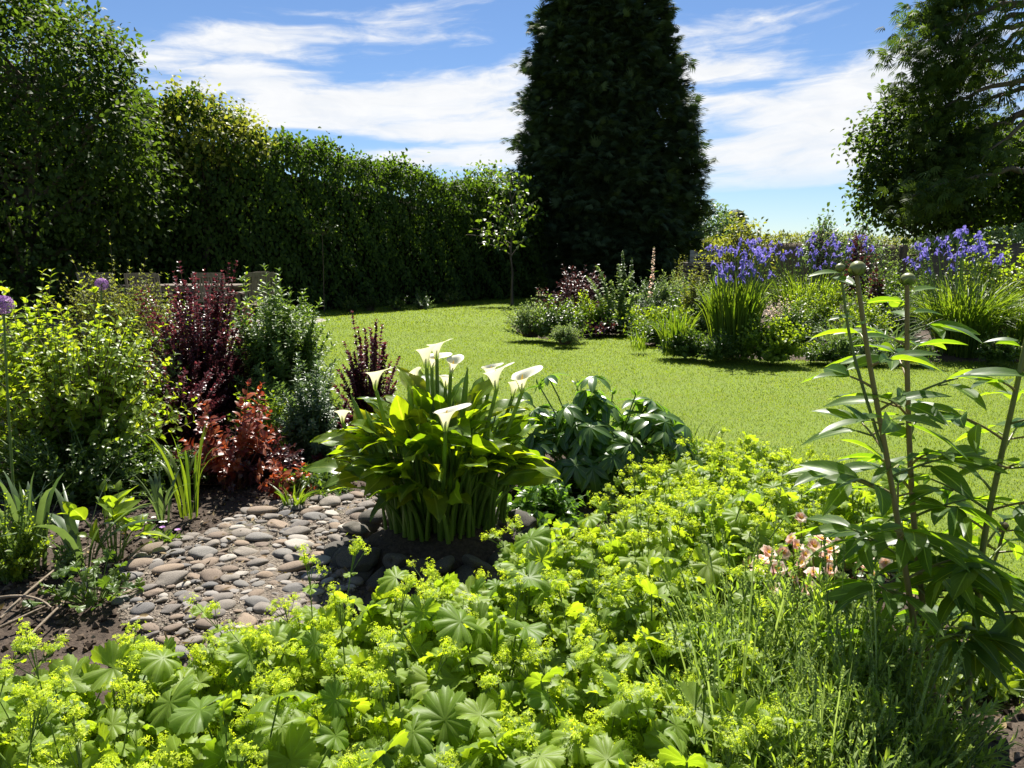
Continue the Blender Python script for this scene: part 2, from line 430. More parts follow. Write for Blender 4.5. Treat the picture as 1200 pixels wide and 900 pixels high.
# ------------------------------------------------------------------ leaf and bark colours
M = {}
M['bark'] = plain('bark', (.05, .038, .028), (.13, .105, .08), 6, .85, .2, .8, .02, (1, 1, .25))
M['stem'] = leaf('stem_green', (.10, .17, .03), (.15, .22, .05), tf=.15)
M['stem_red'] = leaf('stem_red', (.13, .035, .03), (.17, .09, .045), tf=.1)
M['stem_brown'] = plain('stem_brown', (.06, .045, .03), (.14, .10, .06), 30, .7)
M['grass'] = leaf('grass_blade', (.112, .172, .007), (.148, .208, .011), (2.2, 2.0, .6), .5, .5, .25, c3=(.155, .195, .02))
M['hedge'] = leaf('hedge_leaf', (.022, .043, .011), (.052, .086, .017), (4.2, 4.3, 1.0), .38, .55, .12)
M['dark_tree'] = leaf('tree_leaf', (.020, .036, .011), (.042, .068, .016), (4.2, 4.2, 1.0), .38, .55, .14)
M['conifer'] = leaf('conifer_spray', (.026, .046, .022), (.060, .088, .035), (1.6, 1.7, .9), .2, .6, .15)
M['pine'] = leaf('pine_spray', (.030, .055, .014), (.060, .092, .020), (2.6, 2.6, .8), .35, .6, .12)
M['bright'] = leaf('bright_leaf', (.09, .155, .016), (.17, .24, .022), (2.7, 2.4, .6), .52, .4, .45, .35, c3=(.26, .32, .04))
M['mid'] = leaf('mid_leaf', (.045, .085, .016), (.085, .135, .024), (2.6, 2.5, .7), .45, .4, .45)
M['olive'] = leaf('olive_leaf', (.11, .14, .028), (.20, .22, .05), (2.1, 2.0, .7), .45, .5, .3)
M['silver'] = leaf('silver_leaf', (.12, .18, .065), (.24, .31, .13), (1.9, 1.9, .8), .42, .55, .3)
M['greyleaf'] = leaf('grey_leaf', (.06, .10, .045), (.11, .16, .07), (2.0, 2.1, .9), .4, .42, .5)
M['lance'] = leaf('lance_leaf', (.075, .13, .03), (.14, .20, .06), (2.1, 2.1, .7), .42, .45, .35)
M['purple'] = leaf('purple_leaf', (.060, .015, .022), (.125, .038, .046), (2.2, 1.5, 1.4), .38, .35, .5)
M['darkred'] = leaf('dark_red_leaf', (.035, .012, .014), (.08, .028, .026), (2.2, 1.4, 1.2), .3, .35, .5)
M['red'] = leaf('red_leaf', (.14, .022, .013), (.26, .075, .026), (2.0, 1.3, .9), .42, .35, .5, .2)
M['strap'] = leaf('strap_leaf', (.060, .11, .015), (.12, .175, .025), (2.4, 2.3, .6), .45, .4, .4)
M['strap_bl'] = leaf('strap_leaf_blue', (.06, .10, .045), (.11, .155, .065), (1.7, 1.8, .8), .35, .4, .45)
M['lav'] = leaf('lavender_leaf', (.12, .185, .045), (.22, .29, .075), (2.3, 2.3, .6), .5, .55, .3)
M['alch'] = leaf('mantle_leaf', (.105, .18, .022), (.18, .255, .032), (2.5, 2.3, .5), .52, .5, .35, .35)
M['froth'] = leaf('mantle_flower', (.35, .45, .035), (.50, .58, .055), (1.6, 1.6, .6), .5, .6, .2)
M['calla'] = leaf('calla_leaf', (.050, .105, .010), (.095, .155, .014), (4.4, 3.5, .5), .52, .36, .38, .25, c3=(.12, .16, .016))
M['calla_st'] = leaf('calla_stalk', (.11, .18, .028), (.17, .25, .045), (1.8, 1.8, .6), .38, .3, .5)
M['palm'] = leaf('palmate_leaf', (.045, .098, .02), (.075, .135, .03), (3.2, 3.2, .7), .42, .3, .55, .3)
M['peony'] = leaf('peony_leaf', (.038, .082, .015), (.066, .115, .022), (5.0, 4.4, .5), .5, .40, .38, .4, (.10, .16, .07))
M['peony_st'] = leaf('peony_stalk', (.11, .15, .03), (.19, .14, .06), tf=.12, rough=.4)
M['white'] = leaf('white_petal', (.80, .78, .70), (.84, .82, .76), (1, 1, .85), .4, .45, .3)
M['iris'] = leaf('iris_petal', (.125, .11, .44), (.25, .22, .62), (1.2, 1.1, 1.2), .4, .5, .25)
M['allium'] = leaf('allium_floret', (.30, .13, .40), (.48, .26, .55), (1.2, 1.1, 1.2), .35, .5, .3)
M['geum'] = leaf('geum_petal', (.78, .62, .54), (.86, .78, .68), (1.25, 1.15, 1.0), .5, .5, .25, c3=(.62, .34, .28))
M['yellow'] = leaf('yellow_centre', (.60, .38, .03), (.7, .5, .05), tf=.2)
M['twig'] = plain('dry_twig', (.10, .075, .05), (.26, .21, .15), 20, .8)
# ------------------------------------------------------------------ ground, lawn, beds, path, terrace
def poly_in(poly, X, Y):
    ins = np.zeros(X.shape, bool); n = len(poly)
    for i in range(n):
        x1, y1 = poly[i]; x2, y2 = poly[(i + 1) % n]
        c = ((y1 > Y) != (y2 > Y)) & (X < (x2 - x1) * (Y - y1) / (y2 - y1 + 1e-12) + x1)
        ins ^= c
    return ins
def poly_dist(poly, X, Y):
    d = np.full(X.shape, 1e9); n = len(poly)
    for i in range(n):
        a = np.array(poly[i]); b = np.array(poly[(i + 1) % n]); ab = b - a
        t = np.clip(((X - a[0]) * ab[0] + (Y - a[1]) * ab[1]) / (ab @ ab + 1e-12), 0, 1)
        d = np.minimum(d, np.hypot(X - a[0] - t * ab[0], Y - a[1] - t * ab[1]))
    return np.where(poly_in(poly, X, Y), d, -d)
def smooth_poly(p, it=2):
    p = [np.array(q[:2], float) for q in p]
    for _ in range(it):
        q = []
        for i in range(len(p)):
            a, b = p[i], p[(i + 1) % len(p)]
            q += [a * .75 + b * .25, a * .25 + b * .75]
        p = q
    return [tuple(a) for a in p]
def vnoise(X, Y, sc, seed=0):
    """cheap smooth noise from summed sines"""
    r = np.random.default_rng(seed); z = np.zeros(X.shape)
    for k in range(7):
        f = sc * (1.0 + .55 * k); a = r.random() * 6.28
        z += np.sin((X * math.cos(a) + Y * math.sin(a)) * f + r.random() * 6.28) / (1 + .6 * k)
    return z / 2.2
BED_NEAR = smooth_poly([gr(366, 396), gr(368, 425), gr(385, 470), gr(440, 515), gr(600, 530), gr(700, 520), gr(800, 528), gr(880, 545), gr(960, 570), gr(1040, 660), gr(1120, 745), gr(1300, 800), (3.2, .2), (3, -2.5), (-6, -2.5), (-7, 5), (-6.5, 9.5), (-3.3, 10.5)], 2)
BED_MID = smooth_poly([gr(594, 380), gr(606, 392), gr(645, 399), gr(698, 397), gr(728, 390), gr(746, 404), gr(800, 417), gr(900, 423), gr(1000, 425), gr(1200, 425), gr(1400, 422), (14, 10), (12, 20), (4.5, 20), (2.0, 18), (.3, 15)], 2)
PATH = smooth_poly([gr(130, 690), gr(165, 660), gr(245, 635), gr(285, 612), gr(330, 597), gr(400, 590), gr(452, 588), gr(470, 620), gr(430, 690), gr(380, 760), gr(300, 800), gr(200, 790), gr(140, 740)], 2)
def sheet(name, poly, step, hfun, mat, z0=0.0, edge=0.06):
    P = np.array(poly); x0, y0 = P.min(0) - step * 2; x1, y1 = P.max(0) + step * 2
    nx, ny = int((x1 - x0) / step) + 2, int((y1 - y0) / step) + 2
    X, Y = np.meshgrid(np.linspace(x0, x1, nx), np.linspace(y0, y1, ny))
    D = poly_dist(poly, X, Y)
    Z = z0 + hfun(X, Y, D) - np.clip(-D, 0, .1) * 1.2
    V = np.stack([X, Y, Z], -1).reshape(-1, 3); f = grid_faces(ny, nx)
    keep = (D.reshape(-1)[f] > -step * 2.5).any(1)
    f = f[keep]; used = np.unique(f); rm = np.full(len(V), -1); rm[used] = np.arange(len(used))
    g = Geo(); g.raw(V[used], rm[f])
    return struct(g.build(name, mat))
# soil
m = new_mat('soil'); M['soil'] = m
n1 = noise(pos(), 9, 6, .65); n2 = noise(pos(), 60, 5, .7); n3 = noise(pos(), 1.5, 3)
c = mixc(sstep(n2, .3, .7), (.030, .022, .016), (.085, .062, .045))
c = mixc(sstep(n3, .45, .7), c, (.11, .085, .065))
finish(bsdf(c, .9, .2, bump(mth('ADD', mth('MULTIPLY', n1, .5), n2), .9, .02)))
# lawn ground under the blades
m = new_mat('lawn_turf'); M['turf'] = m
n1 = noise(pos(), .6, 4); n2 = noise(pos(), 40, 5, .7); n3 = noise(pos(), 4, 4)
c = mixc(sstep(n2, .3, .7), (.075, .125, .012), (.145, .19, .022))
c = mixc(mth('MULTIPLY', sstep(n1, .45, .65), .5), c, (.12, .175, .02)); c = mixc(mth('MULTIPLY', sstep(n3, .5, .75), .4), c, (.15, .155, .035))
finish(bsdf(c, .8, .15, bump(n2, .8, .02)))
m = new_mat('rough_field'); M['field'] = m
n1 = noise(pos(), .02, 4); n2 = noise(pos(), 1.5, 5, .7)
c = mixc(sstep(n2, .3, .7), (.06, .10, .015), (.13, .17, .03)); c = mixc(sstep(n1, .45, .6), c, (.16, .17, .05))
finish(bsdf(c, .9, .1, bump(n2, .6, .1)))
g = Geo()
xs = np.concatenate([np.linspace(-3000, -60, 12), np.linspace(-40, 40, 21), np.linspace(60, 3000, 12)])
ys = np.concatenate([np.linspace(-400, -30, 6), np.linspace(-20, 60, 21), np.linspace(80, 4000, 14)])
X, Y = np.meshgrid(xs, ys)
Z = -0.10 + np.where(Y > 45, vnoise(X, Y, .01, 4) * .3, 0)
g.raw(np.stack([X, Y, Z], -1), grid_faces(len(ys), len(xs)))
struct(g.build('ground', M['field']))
LAWN = [(-9, 3), (9, 1.2), (16, 2), (16, 24), (-12, 24)]
g = Geo()
xs = np.linspace(-12, 18, 121); ys = np.linspace(0.6, 24, 95); X, Y = np.meshgrid(xs, ys)
Dn = poly_dist(BED_NEAR, X, Y)
g.raw(np.stack([X, Y, vnoise(X, Y, 1.1, 9) * .012 - np.clip(Dn * .25, 0, .05)], -1), grid_faces(len(ys), len(xs)))
struct(g.build('lawn', M['turf']))
soilh = lambda X, Y, D: np.clip(D * .35, -.2, .05) + vnoise(X, Y, 7, 2) * .012 + vnoise(X, Y, 23, 5) * .008 - .012
sheet('flower_bed', BED_NEAR, .045, soilh, M['soil'])
sheet('flower_bed', BED_MID, .12, lambda X, Y, D: np.clip(D * .25, -.2, .12) + vnoise(X, Y, 5, 2) * .015 - .01, M['soil'])
# path bed: gritty earth between the cobbles
m = new_mat('path_grit'); M['grit'] = m
n2 = noise(pos(), 75, 5, .7); n3 = noise(pos(), 7, 4); v = nd('ShaderNodeTexVoronoi'); setin(v, 'Vector', pos()); setin(v, 'Scale', 95.0)
c = mixc(sstep(n2, .3, .7), (.075, .058, .045), (.22, .185, .145)); c = mixc(mth('MULTIPLY', sstep(v.outputs['Distance'], .28, .12), .55), c, (.34, .30, .25))
c = mixc(mth('MULTIPLY', sstep(n3, .55, .7), .6), c, (.06, .065, .03))
finish(bsdf(c, .9, .2, bump(mth('ADD', n2, v.outputs['Distance']), .9, .012)))
sheet('cobble_path', PATH, .03, lambda X, Y, D: .048 + np.clip(D * .2, -.3, .022) + vnoise(X, Y, 11, 3) * .008, M['grit'])
# terrace by the hedge
m = new_mat('terrace_slabs'); br = nd('ShaderNodeTexBrick'); mp = nd('ShaderNodeMapping'); setin(mp, 0, pos()); setin(br, 'Vector', mp.outputs[0]); setin(br, 'Scale', 1.1)
setin(br, 'Color1', (.26, .24, .21, 1)); setin(br, 'Color2', (.20, .19, .17, 1)); setin(br, 'Mortar', (.09, .08, .07, 1)); setin(br, 'Mortar Size', .012)
finish(bsdf(mixc(1.0, br.outputs[0], mixc(noise(pos(), 6, 5), (.7, .7, .7), (1.2, 1.2, 1.2)), 'MULTIPLY'), .8, .3)); M['slab'] = m
sheet('terrace', [(-9.5, 11.0), (-4.0, 11.0), (-3.9, 15.2), (-9.5, 15.2)], .25, lambda X, Y, D: .05 + 0 * X, M['slab'])
# lawn grass: blades, thicker and longer near the camera and along the bed edges
def lawn_blades():
    g = Geo()
    for (y0, y1, dens, ln, wd) in [(1.2, 5, 6500, .017, .0028), (5, 7, 5200, .017, .0034), (7, 10, 3200, .018, .0045), (10, 14, 1900, .020, .006), (14, 24, 650, .024, .010)]:
        x1_ = y1 * .75 + .6; n = int(2 * x1_ * (y1 - y0) * dens)
        x = rng.uniform(-x1_, x1_, n); y = rng.uniform(y0, y1, n)
        db = np.full(n, -9.)
        for pl in (BED_NEAR, BED_MID): db = np.maximum(db, poly_dist(pl, x, y))
        ok = (db < .015) & ~((x < -3.9) & (y > 11) & (y < 15.2)) & (x > -y * .55 - .3)
        x, y, db = x[ok], y[ok], db[ok]; n = len(x)
        patch = vnoise(x, y, .9, 21) * .45 + vnoise(x, y, 3.5, 22) * .3 + .12 * np.sign(np.sin((x * .35 + y * .94) * 5.5))
        L = ln * (.7 + .6 * rng.random(n)) * (1 + .25 * patch) * np.where(db > -.06, 1.9, 1.0)
        o = rdir(n); o[:, 2] = 0; o = nrm(o)
        lean = (.2 + .9 * rng.random(n)) * L
        b = np.stack([x, y, vnoise(x, y, 1.1, 9) * .012 - .004], -1)
        w = np.cross(o, [0, 0, 1]) + o * rng.normal(size=(n, 1)) * .6; w = nrm(w) * (wd * (.6 + .8 * rng.random(n)))[:, None]
        tip = b + o * lean[:, None]; tip[:, 2] += L
        mid = b + o * (lean * .3)[:, None]; mid[:, 2] += L * .6
        V = np.stack([b - w * .5, b + w * .5, mid + w * .4, mid - w * .4, tip], 1)
        f = np.array([(0, 1, 2), (0, 2, 3), (3, 2, 4)])
        t = np.clip(rng.random(n) * .7 + .25 * patch + .1, 0, 1)
        g.raw(V, f[None] + (np.arange(n) * 5)[:, None, None], np.repeat(t, 3))
    return struct(g.build('lawn_grass', M['grass']), None, 'stuff')
lawn_blades()
# ------------------------------------------------------------------ the tall hedge at the back left
def hedge():
    t = thing('hedge', 'tall dark climber-clad hedge running from the left tree to the conifer behind the terrace', 'hedge')
    # stations: photo column, distance of the front face, top pixel
    ST = [(-330, 14.2, 60), (-150, 14.8, 80), (60, 15.6, 95), (190, 16.2, 118), (250, 16.5, 128), (300, 16.9, 152), (350, 17.4, 170), (400, 18.2, 185), (470, 19.6, 201), (530, 21.0, 216), (575, 22.3, 226), (640, 24.0, 236)]
    base = np.array([[xd(p, d), d] for p, d, _ in ST]); top = np.array([at(p, y, d)[2] for p, d, y in ST])
    seg = np.r_[0, np.cumsum(np.linalg.norm(np.diff(base, axis=0), axis=1))]; Ltot = seg[-1]
    def along(s):
        x = np.interp(s, seg, base[:, 0]); y = np.interp(s, seg, base[:, 1]); z = np.interp(s, seg, top)
        e = .05
        tx = np.interp(s + e, seg, base[:, 0]) - np.interp(s - e, seg, base[:, 0]); ty = np.interp(s + e, seg, base[:, 1]) - np.interp(s - e, seg, base[:, 1])
        tl = np.hypot(tx, ty) + 1e-9
        return x, y, z, np.stack([ty / tl, -tx / tl], -1)            # last: the normal towards the lawn
    gl = Geo()
    def layer(n, kind):
        s = rng.random(n) * Ltot; x, y, H, nn = along(s)
        H = H + .10 * np.sin(s * 2.3) + .09 * np.sin(s * 5.9 + 1) + .06 * np.sin(s * 13.1)
        if kind == 'front':
            u = rng.random(n) ** .8; off = rng.normal(size=n) * .10 + .16 * np.sin(s * 3.1 + u * 7) * np.sin(u * 9 + s) + .10 * np.sin(s * 8 + u * 17)
            z = .05 + u * (H - .05); off = off - .35 * np.clip(u - .86, 0, 1) / .14 * (1)
        elif kind == 'top':
            off = -rng.random(n) * 1.3; z = H + rng.normal(size=n) * .10 - .15 * (off < -1)
        elif kind == 'shoot':
            off = -rng.random(n) * 1.0; z = H + np.abs(rng.normal(size=n)) * .16
        elif kind == 'back':
            off = -1.35 + rng.normal(size=n) * .12; z = rng.random(n) * H
        else:
            off = -.35 + rng.normal(size=n) * .18; z = rng.random(n) * H
        p = np.stack([x + nn[:, 0] * off, y + nn[:, 1] * off, z], -1)
        o3 = np.c_[nn, np.zeros(n)] * (-1 if kind == 'back' else 1)
        d = nrm(o3 * .5 + rng.normal(size=(n, 3)) * .55 - np.array([0, 0, 1.1 if kind in ('front', 'back', 'in') else -.3]))
        nv = nrm(o3 * 1.0 + np.array([0, 0, .6]) + rng.normal(size=(n, 3)) * .4)
        gl.inst(L_OV3, frames(d, nv, .105 * (.6 + .7 * rng.random(n))), p)
    layer(42000, 'front'); layer(19000, 'top'); layer(4500, 'shoot'); layer(8000, 'back'); layer(9000, 'in')
    gl.build('foliage', M['hedge'], t)
    # solid dark core added inside so sun does not leak through
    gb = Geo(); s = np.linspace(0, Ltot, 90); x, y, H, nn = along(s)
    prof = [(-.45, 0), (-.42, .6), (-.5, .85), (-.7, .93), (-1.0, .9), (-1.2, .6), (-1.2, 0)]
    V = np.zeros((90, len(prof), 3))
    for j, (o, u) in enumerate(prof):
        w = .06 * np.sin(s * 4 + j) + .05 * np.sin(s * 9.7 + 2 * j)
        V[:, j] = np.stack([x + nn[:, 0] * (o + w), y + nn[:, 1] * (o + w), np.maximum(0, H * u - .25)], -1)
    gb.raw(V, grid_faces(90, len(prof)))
    gb.build('light_block_core', plain('hedge_core', (.010, .012, .006), (.03, .03, .015), 12, .95, .05, .8, .05), t)
    return along, Ltot
hedge_along, hedge_len = hedge()
# left tree, a shrub beside it and the lighter bush at the hedge's far end
def loc_b(px, d): return np.array([xd(px, d), d, 0.0])
def bl(px, py, d, base, rx, ry, rz):
    q = at(px, py, d) - base
    return (q[0], q[1], q[2], rx, ry, rz)
b = loc_b(30, 14.6)
tree('broadleaf_tree', 'big broad-leaved tree at the left end of the hedge, sun catching its right edge', b,
     [bl(45, 115, 14.6, b, 1.75, 1.6, 1.65), bl(-60, 60, 14.9, b, 2.2, 2.0, 2.0), bl(105, 165, 14.3, b, 1.2, 1.2, 1.15), bl(30, 215, 14.0, b, 2.0, 1.4, 1.3), bl(-180, 150, 14.6, b, 2.0, 2, 2.2), bl(70, 75, 14.8, b, 1.3, 1.2, 1.05), bl(130, 230, 14.9, b, 1.2, 1.0, 1.1), bl(30, 300, 13.9, b, 1.6, .9, .75), bl(-60, 290, 14.0, b, 1.5, .9, .9)],
     M['dark_tree'], M['bark'], L_OV3, .112, 3600, 12, .19, .16, shell=.5, nl=60)
b = loc_b(245, 16.9)
tree('mixed_shrub', 'shrub with bare twigs poking above the hedge just right of the big left tree', b,
     [bl(235, 150, 16.9, b, .95, .8, .75), bl(275, 165, 17.0, b, .8, .7, .55), bl(205, 175, 16.7, b, .8, .7, .9)], M['olive'], M['bark'], L_OV3, .11, 420, 8, .16, .07, nl=60, cat='shrub')
b = loc_b(572, 23.6)
tree('light_bush', 'lighter green bush rising over the far end of the hedge beside the conifer', b,
     [bl(572, 225, 23.6, b, .8, .8, .75), bl(600, 245, 23.8, b, .8, .8, .9), bl(548, 240, 23.3, b, .7, .7, .6)], M['mid'], M['bark'], L_OV3, .13, 420, 8, .17, .07, cat='shrub')
# ------------------------------------------------------------------ the great conifer
def spray_tpl(n=7, spread=.55, droop=.45, w=.085):
    v, f = [], []
    for k in range(n):
        a = (k / (n - 1) - .5) * 2; ang = a * spread * 1.5; L = 1 - .45 * abs(a)
        b0 = len(v); ca, sa = math.cos(ang), math.sin(ang)
        for (y, x) in ((.02, 0), (.55 * L, -w), (.55 * L, w), (L, 0)):
            xx = x * ca + y * sa; yy = y * ca - x * sa
            v.append((xx, yy, .08 * math.cos(a * 3) - droop * y * y))
        f += [(b0, b0 + 2, b0 + 1), (b0 + 1, b0 + 2, b0 + 3)]
    return Tpl(v, f)
SPRAY = spray_tpl(8, .55, .45, .06)
NEEDLE = spray_tpl(8, .7, .35, .055)
def conifer():
    D0 = 25.5; base = loc_b(712, D0)
    t = thing('conifer', 'huge dark dome-shaped conifer standing at the back of the lawn', 'tree', base)
    # silhouette read as half-width at height: photo rows at this distance
    rows = [(-190, 704, 8), (-130, 703, 30), (-60, 700, 40), (0, 700, 58), (60, 700, 71), (110, 704, 81), (160, 708, 90), (230, 710, 96), (290, 712, 90), (320, 714, 79), (345, 716, 66)]
    zz = np.array([at(712, r[0], D0)[2] for r in rows])[::-1]; hw = np.array([r[2] for r in rows])[::-1] / FP * D0; cx = (np.array([r[1] for r in rows])[::-1] - 712) / FP * D0
    zz = np.r_[zz, zz[-1] + .5]; hw = np.r_[hw, .05]; cx = np.r_[cx, cx[-1]]
    gl = Geo()
    def layer(n, rf, size):
        u = rng.random(n); z = zz[0] + (zz[-1] - zz[0]) * (1 - (1 - u) ** .8); z = np.maximum(z, .1)
        a = rng.random(n) * 6.283
        r = np.interp(z, zz, hw); lump = 1 + .06 * np.sin(a * 7 + z * 1.3) + .07 * np.sin(a * 13 - z * 2.9) + .09 * np.sin(z * 5.3 + a * 4) + .03 * np.sin(z * 11 + a * 9)
        rr = r * lump * (rf + rng.normal(size=n) * .045)
        o = np.stack([np.cos(a), np.sin(a), np.zeros(n)], -1)
        p = o * rr[:, None]; p[:, 2] = z; p[:, 0] += np.interp(z, zz, cx)
        d = nrm(o + rng.normal(size=(n, 3)) * .35 + np.array([0, 0, .15]))
        nv = nrm(o * .5 + np.array([0, 0, 1]) + rng.normal(size=(n, 3)) * .4)
        gl.inst(SPRAY, frames(d, nv, size * (.6 + .8 * rng.random(n))), p)
    layer(20000, .94, .34); layer(7000, .82, .4); layer(5200, 1.03, .30)
    gl.build('crown', M['conifer'], t)
    gi = Geo(); K = 14; z = np.linspace(.3, zz[-2], K); rr = np.interp(z, zz, hw) * .68
    A = np.linspace(0, 2 * math.pi, 25)[:-1]
    V = np.stack([np.stack([np.cos(A) * r_ * (1 + .1 * np.sin(A * 5 + z_)) + np.interp(z_, zz, cx), np.sin(A) * r_ * (1 + .1 * np.sin(A * 5 + z_)), np.full(24, z_)], -1) for z_, r_ in zip(z, rr)])
    gi.raw(V, grid_faces(K, 24, True)); gi.build('inner_core', M['conifer'], t)  # closed core added within the crown so no daylight shows through
    gt = Geo(); trunk(gt, np.zeros(3), np.array([0, 0, zz[-1] * .9]), .32, .06); gt.build('trunk', M['bark'], t)
conifer()
# ------------------------------------------------------------------ trees at the right
def bough_tree():
    D0 = 17.0; base = loc_b(1235, D0)
    t = thing('yew_tree', 'tall conifer at the right with long bare boughs and drooping tufts of needles', 'tree', base)
    gl, gs = Geo(), Geo()
    top = at(1235, -260, D0) - base; trunk(gs, np.zeros(3), top, .32, .1, .1)
    ends = [(1075, 20), (1060, 55), (1090, 75), (1105, 100), (1075, 150), (1062, 105), (1120, 140), (1085, 190), (1110, 185), (1130, 60), (1095, 10), (1150, 190), (1070, 230), (1170, 30), (1145, 5), (1180, 70), (1160, 130), (1120, -30), (1085, -50), (1190, -20)]
    for i, (px, py) in enumerate(ends):
        dd = D0 + rng.uniform(-1.2, 1.2); e = at(px, py, dd) - base
        z0 = e[2] + rng.uniform(.5, 1.3); p0 = np.array([top[0] * z0 / top[2], 0, min(z0, top[2] * .95)])
        mid = (p0 + e) / 2 + np.array([0, 0, rng.uniform(.25, .6)])
        P = bez(p0[None], mid[None], e[None], 12)[0]
        P[1:-1] += rng.normal(size=(10, 3)) * .05
        tubes(gs, P, np.linspace(.085, .014, 12), 6)
        n = 300 if px < 1112 else 60
        c = P[rng.integers(7, 12, n)] + rng.normal(size=(n, 3)) * np.array([.27, .27, .19]) - np.array([0, 0, .12])
        o = nrm(e - p0)[None] * .5
        d = nrm(o + rng.normal(size=(n, 3)) * .6 - np.array([0, 0, .35])); nv = nrm(np.array([0, 0, 1.]) + rng.normal(size=(n, 3)) * .45)
        gl.inst(NEEDLE, frames(d, nv, .26 * (.6 + .7 * rng.random(n))), c)
    for _ in range(26):                                   # thin dead branchlets
        px, py = rng.uniform(1090, 1230), rng.uniform(-40, 110); a = at(px, py, D0 + rng.uniform(-.8, .8)) - base
        b = a + np.array([rng.normal() * .5, rng.normal() * .5, rng.normal() * .4])
        tubes(gs, bez(a[None], ((a + b) / 2 + rng.normal(size=3) * .1)[None], b[None], 6)[0], np.linspace(.022, .006, 6), 4)
    gl.build('crown', M['pine'], t); gs.build('trunk', M['bark'], t)
bough_tree()
b = loc_b(1130, 18.5)
tree('broadleaf_tree', 'round dark broad-leaved tree under the bare boughs at the right edge', b,
     [bl(1110, 205, 18.5, b, 1.7, 1.5, 1.35), bl(1060, 170, 18.2, b, 1.1, 1.0, 1.15), bl(1150, 205, 18.8, b, 1.5, 1.4, 1.25), bl(1040, 225, 18.2, b, .75, .8, .7), bl(1215, 215, 18.6, b, 1.5, 1.4, 1.3), bl(1275, 190, 18.8, b, 1.6, 1.6, 1.6), bl(1090, 250, 18.3, b, .9, .8, .5)],
     M['dark_tree'], M['bark'], L_OV3, .125, 3000, 10, .18, .17, shell=.3, nl=60)
# far trees beyond the garden
b = loc_b(856, 46)
t = thing('fir_tree', 'small dark pointed fir far away to the right of the conifer', 'tree', b)
gl, gs = Geo(), Geo()
H = at(858, 243, 46)[2]; n = 900; u = rng.random(n) ** 1.3; a = rng.random(n) * 6.28; rr = (1 - u) ** .8 * 1.35 * (.7 + .35 * rng.random(n)) + .08
o = np.stack([np.cos(a), np.sin(a), -.3 + 0 * a], -1)
gl.inst(SPRAY, frames(o, np.array([0, 0, 1.]) + rng.normal(size=(n, 3)) * .3, .5 * (.7 + .6 * rng.random(n))), np.stack([np.cos(a) * rr, np.sin(a) * rr, .9 + u * (H - 1)], -1))
trunk(gs, np.zeros(3), np.array([0, 0, H * .95]), .14, .03); gl.build('crown', M['conifer'], t); gs.build('trunk', M['bark'], t)
b = loc_b(833, 40)
tree('broadleaf_tree', 'far grey-green tree showing between the conifer and the small pointed fir', b, [bl(832, 262, 40, b, 1.0, 1, 1.0), bl(846, 276, 40, b, .9, .9, .9), bl(822, 280, 40, b, .8, .8, .9)], M['greyleaf'], M['bark'], L_OV3, .2, 240, 8, .25, .1)
b = loc_b(795, 44)
tree('broadleaf_tree', 'far dark tree just peeping out at the right side of the conifer foot', b, [bl(812, 285, 44, b, 1.3, 1, 1.0), bl(790, 290, 44, b, 1.3, .9, 1.1)], M['mid'], M['bark'], L_OV3, .2, 200, 8, .25, .1)
# clipped field hedges
def low_hedge(name, label, stations, thick, leafm, size, n, group=None):
    t = thing(name, label, 'hedge', (0, 0, 0), 0, group)
    xy = np.array([[xd(p, d), d] for p, d, _ in stations]); tz = np.array([at(p, y, d)[2] for p, d, y in stations])
    seg = np.r_[0, np.cumsum(np.linalg.norm(np.diff(xy, axis=0), axis=1))]
    s = rng.random(n) * seg[-1]; x = np.interp(s, seg, xy[:, 0]); y = np.interp(s, seg, xy[:, 1]); H = np.interp(s, seg, tz) + .05 * np.sin(s * 4) + .05 * np.sin(s * 9.3)
    a = rng.random(n) * math.pi; r = .8 + .2 * rng.random(n)
    z = np.where(rng.random(n) < .55, H - np.abs(rng.normal(size=n)) * .12 * H, rng.random(n) * H) + rng.normal(size=n) * .03
    off = thick * np.cos(a) * np.where(z > H * .85, 1, np.sign(np.cos(a)) * np.ones(n)) * r * np.where(z > H * .85, rng.random(n), 1)
    nv = nrm(np.stack([rng.normal(size=n) * .5, np.sign(off) * .6 + rng.normal(size=n) * .4, .5 + .6 * rng.random(n)], -1))
    gl = Geo(); gl.inst(L_LAN3, frames(nrm(rng.normal(size=(n, 3)) + np.array([0, 0, .7])), nv, size * (.6 + .8 * rng.random(n))), np.stack([x, y + off, z], -1))
    gl.build('foliage', leafm, t)
    gb = Geo(); m = 24; s = np.linspace(0, seg[-1], m); x = np.interp(s, seg, xy[:, 0]); y = np.interp(s, seg, xy[:, 1]); H = np.interp(s, seg, tz) * .86
    V = np.stack([np.stack([x, y + o * thick * .75, H * u], -1) for o, u in ((-1, 0), (-1, .85), (-.6, 1), (.6, 1), (1, .85), (1, 0))], 1)
    gb.raw(V, grid_faces(m, 6)); gb.build('inner_core', M['stem_brown'], t)
low_hedge('field_hedge', 'level yellow-green field hedge on the skyline behind the irises', [(800, 27, 284), (880, 27, 277), (940, 27.5, 274), (1000, 28, 276), (1060, 28, 280)], .5, M['olive'], .13, 7000)
low_hedge('garden_hedge', 'pale grey-green hedge behind the right-hand iris clump under the big tree', [(1060, 15, 286), (1110, 15, 274), (1160, 15, 270), (1230, 15.2, 268), (1330, 15.5, 266)], .45, M['silver'], .07, 9000)
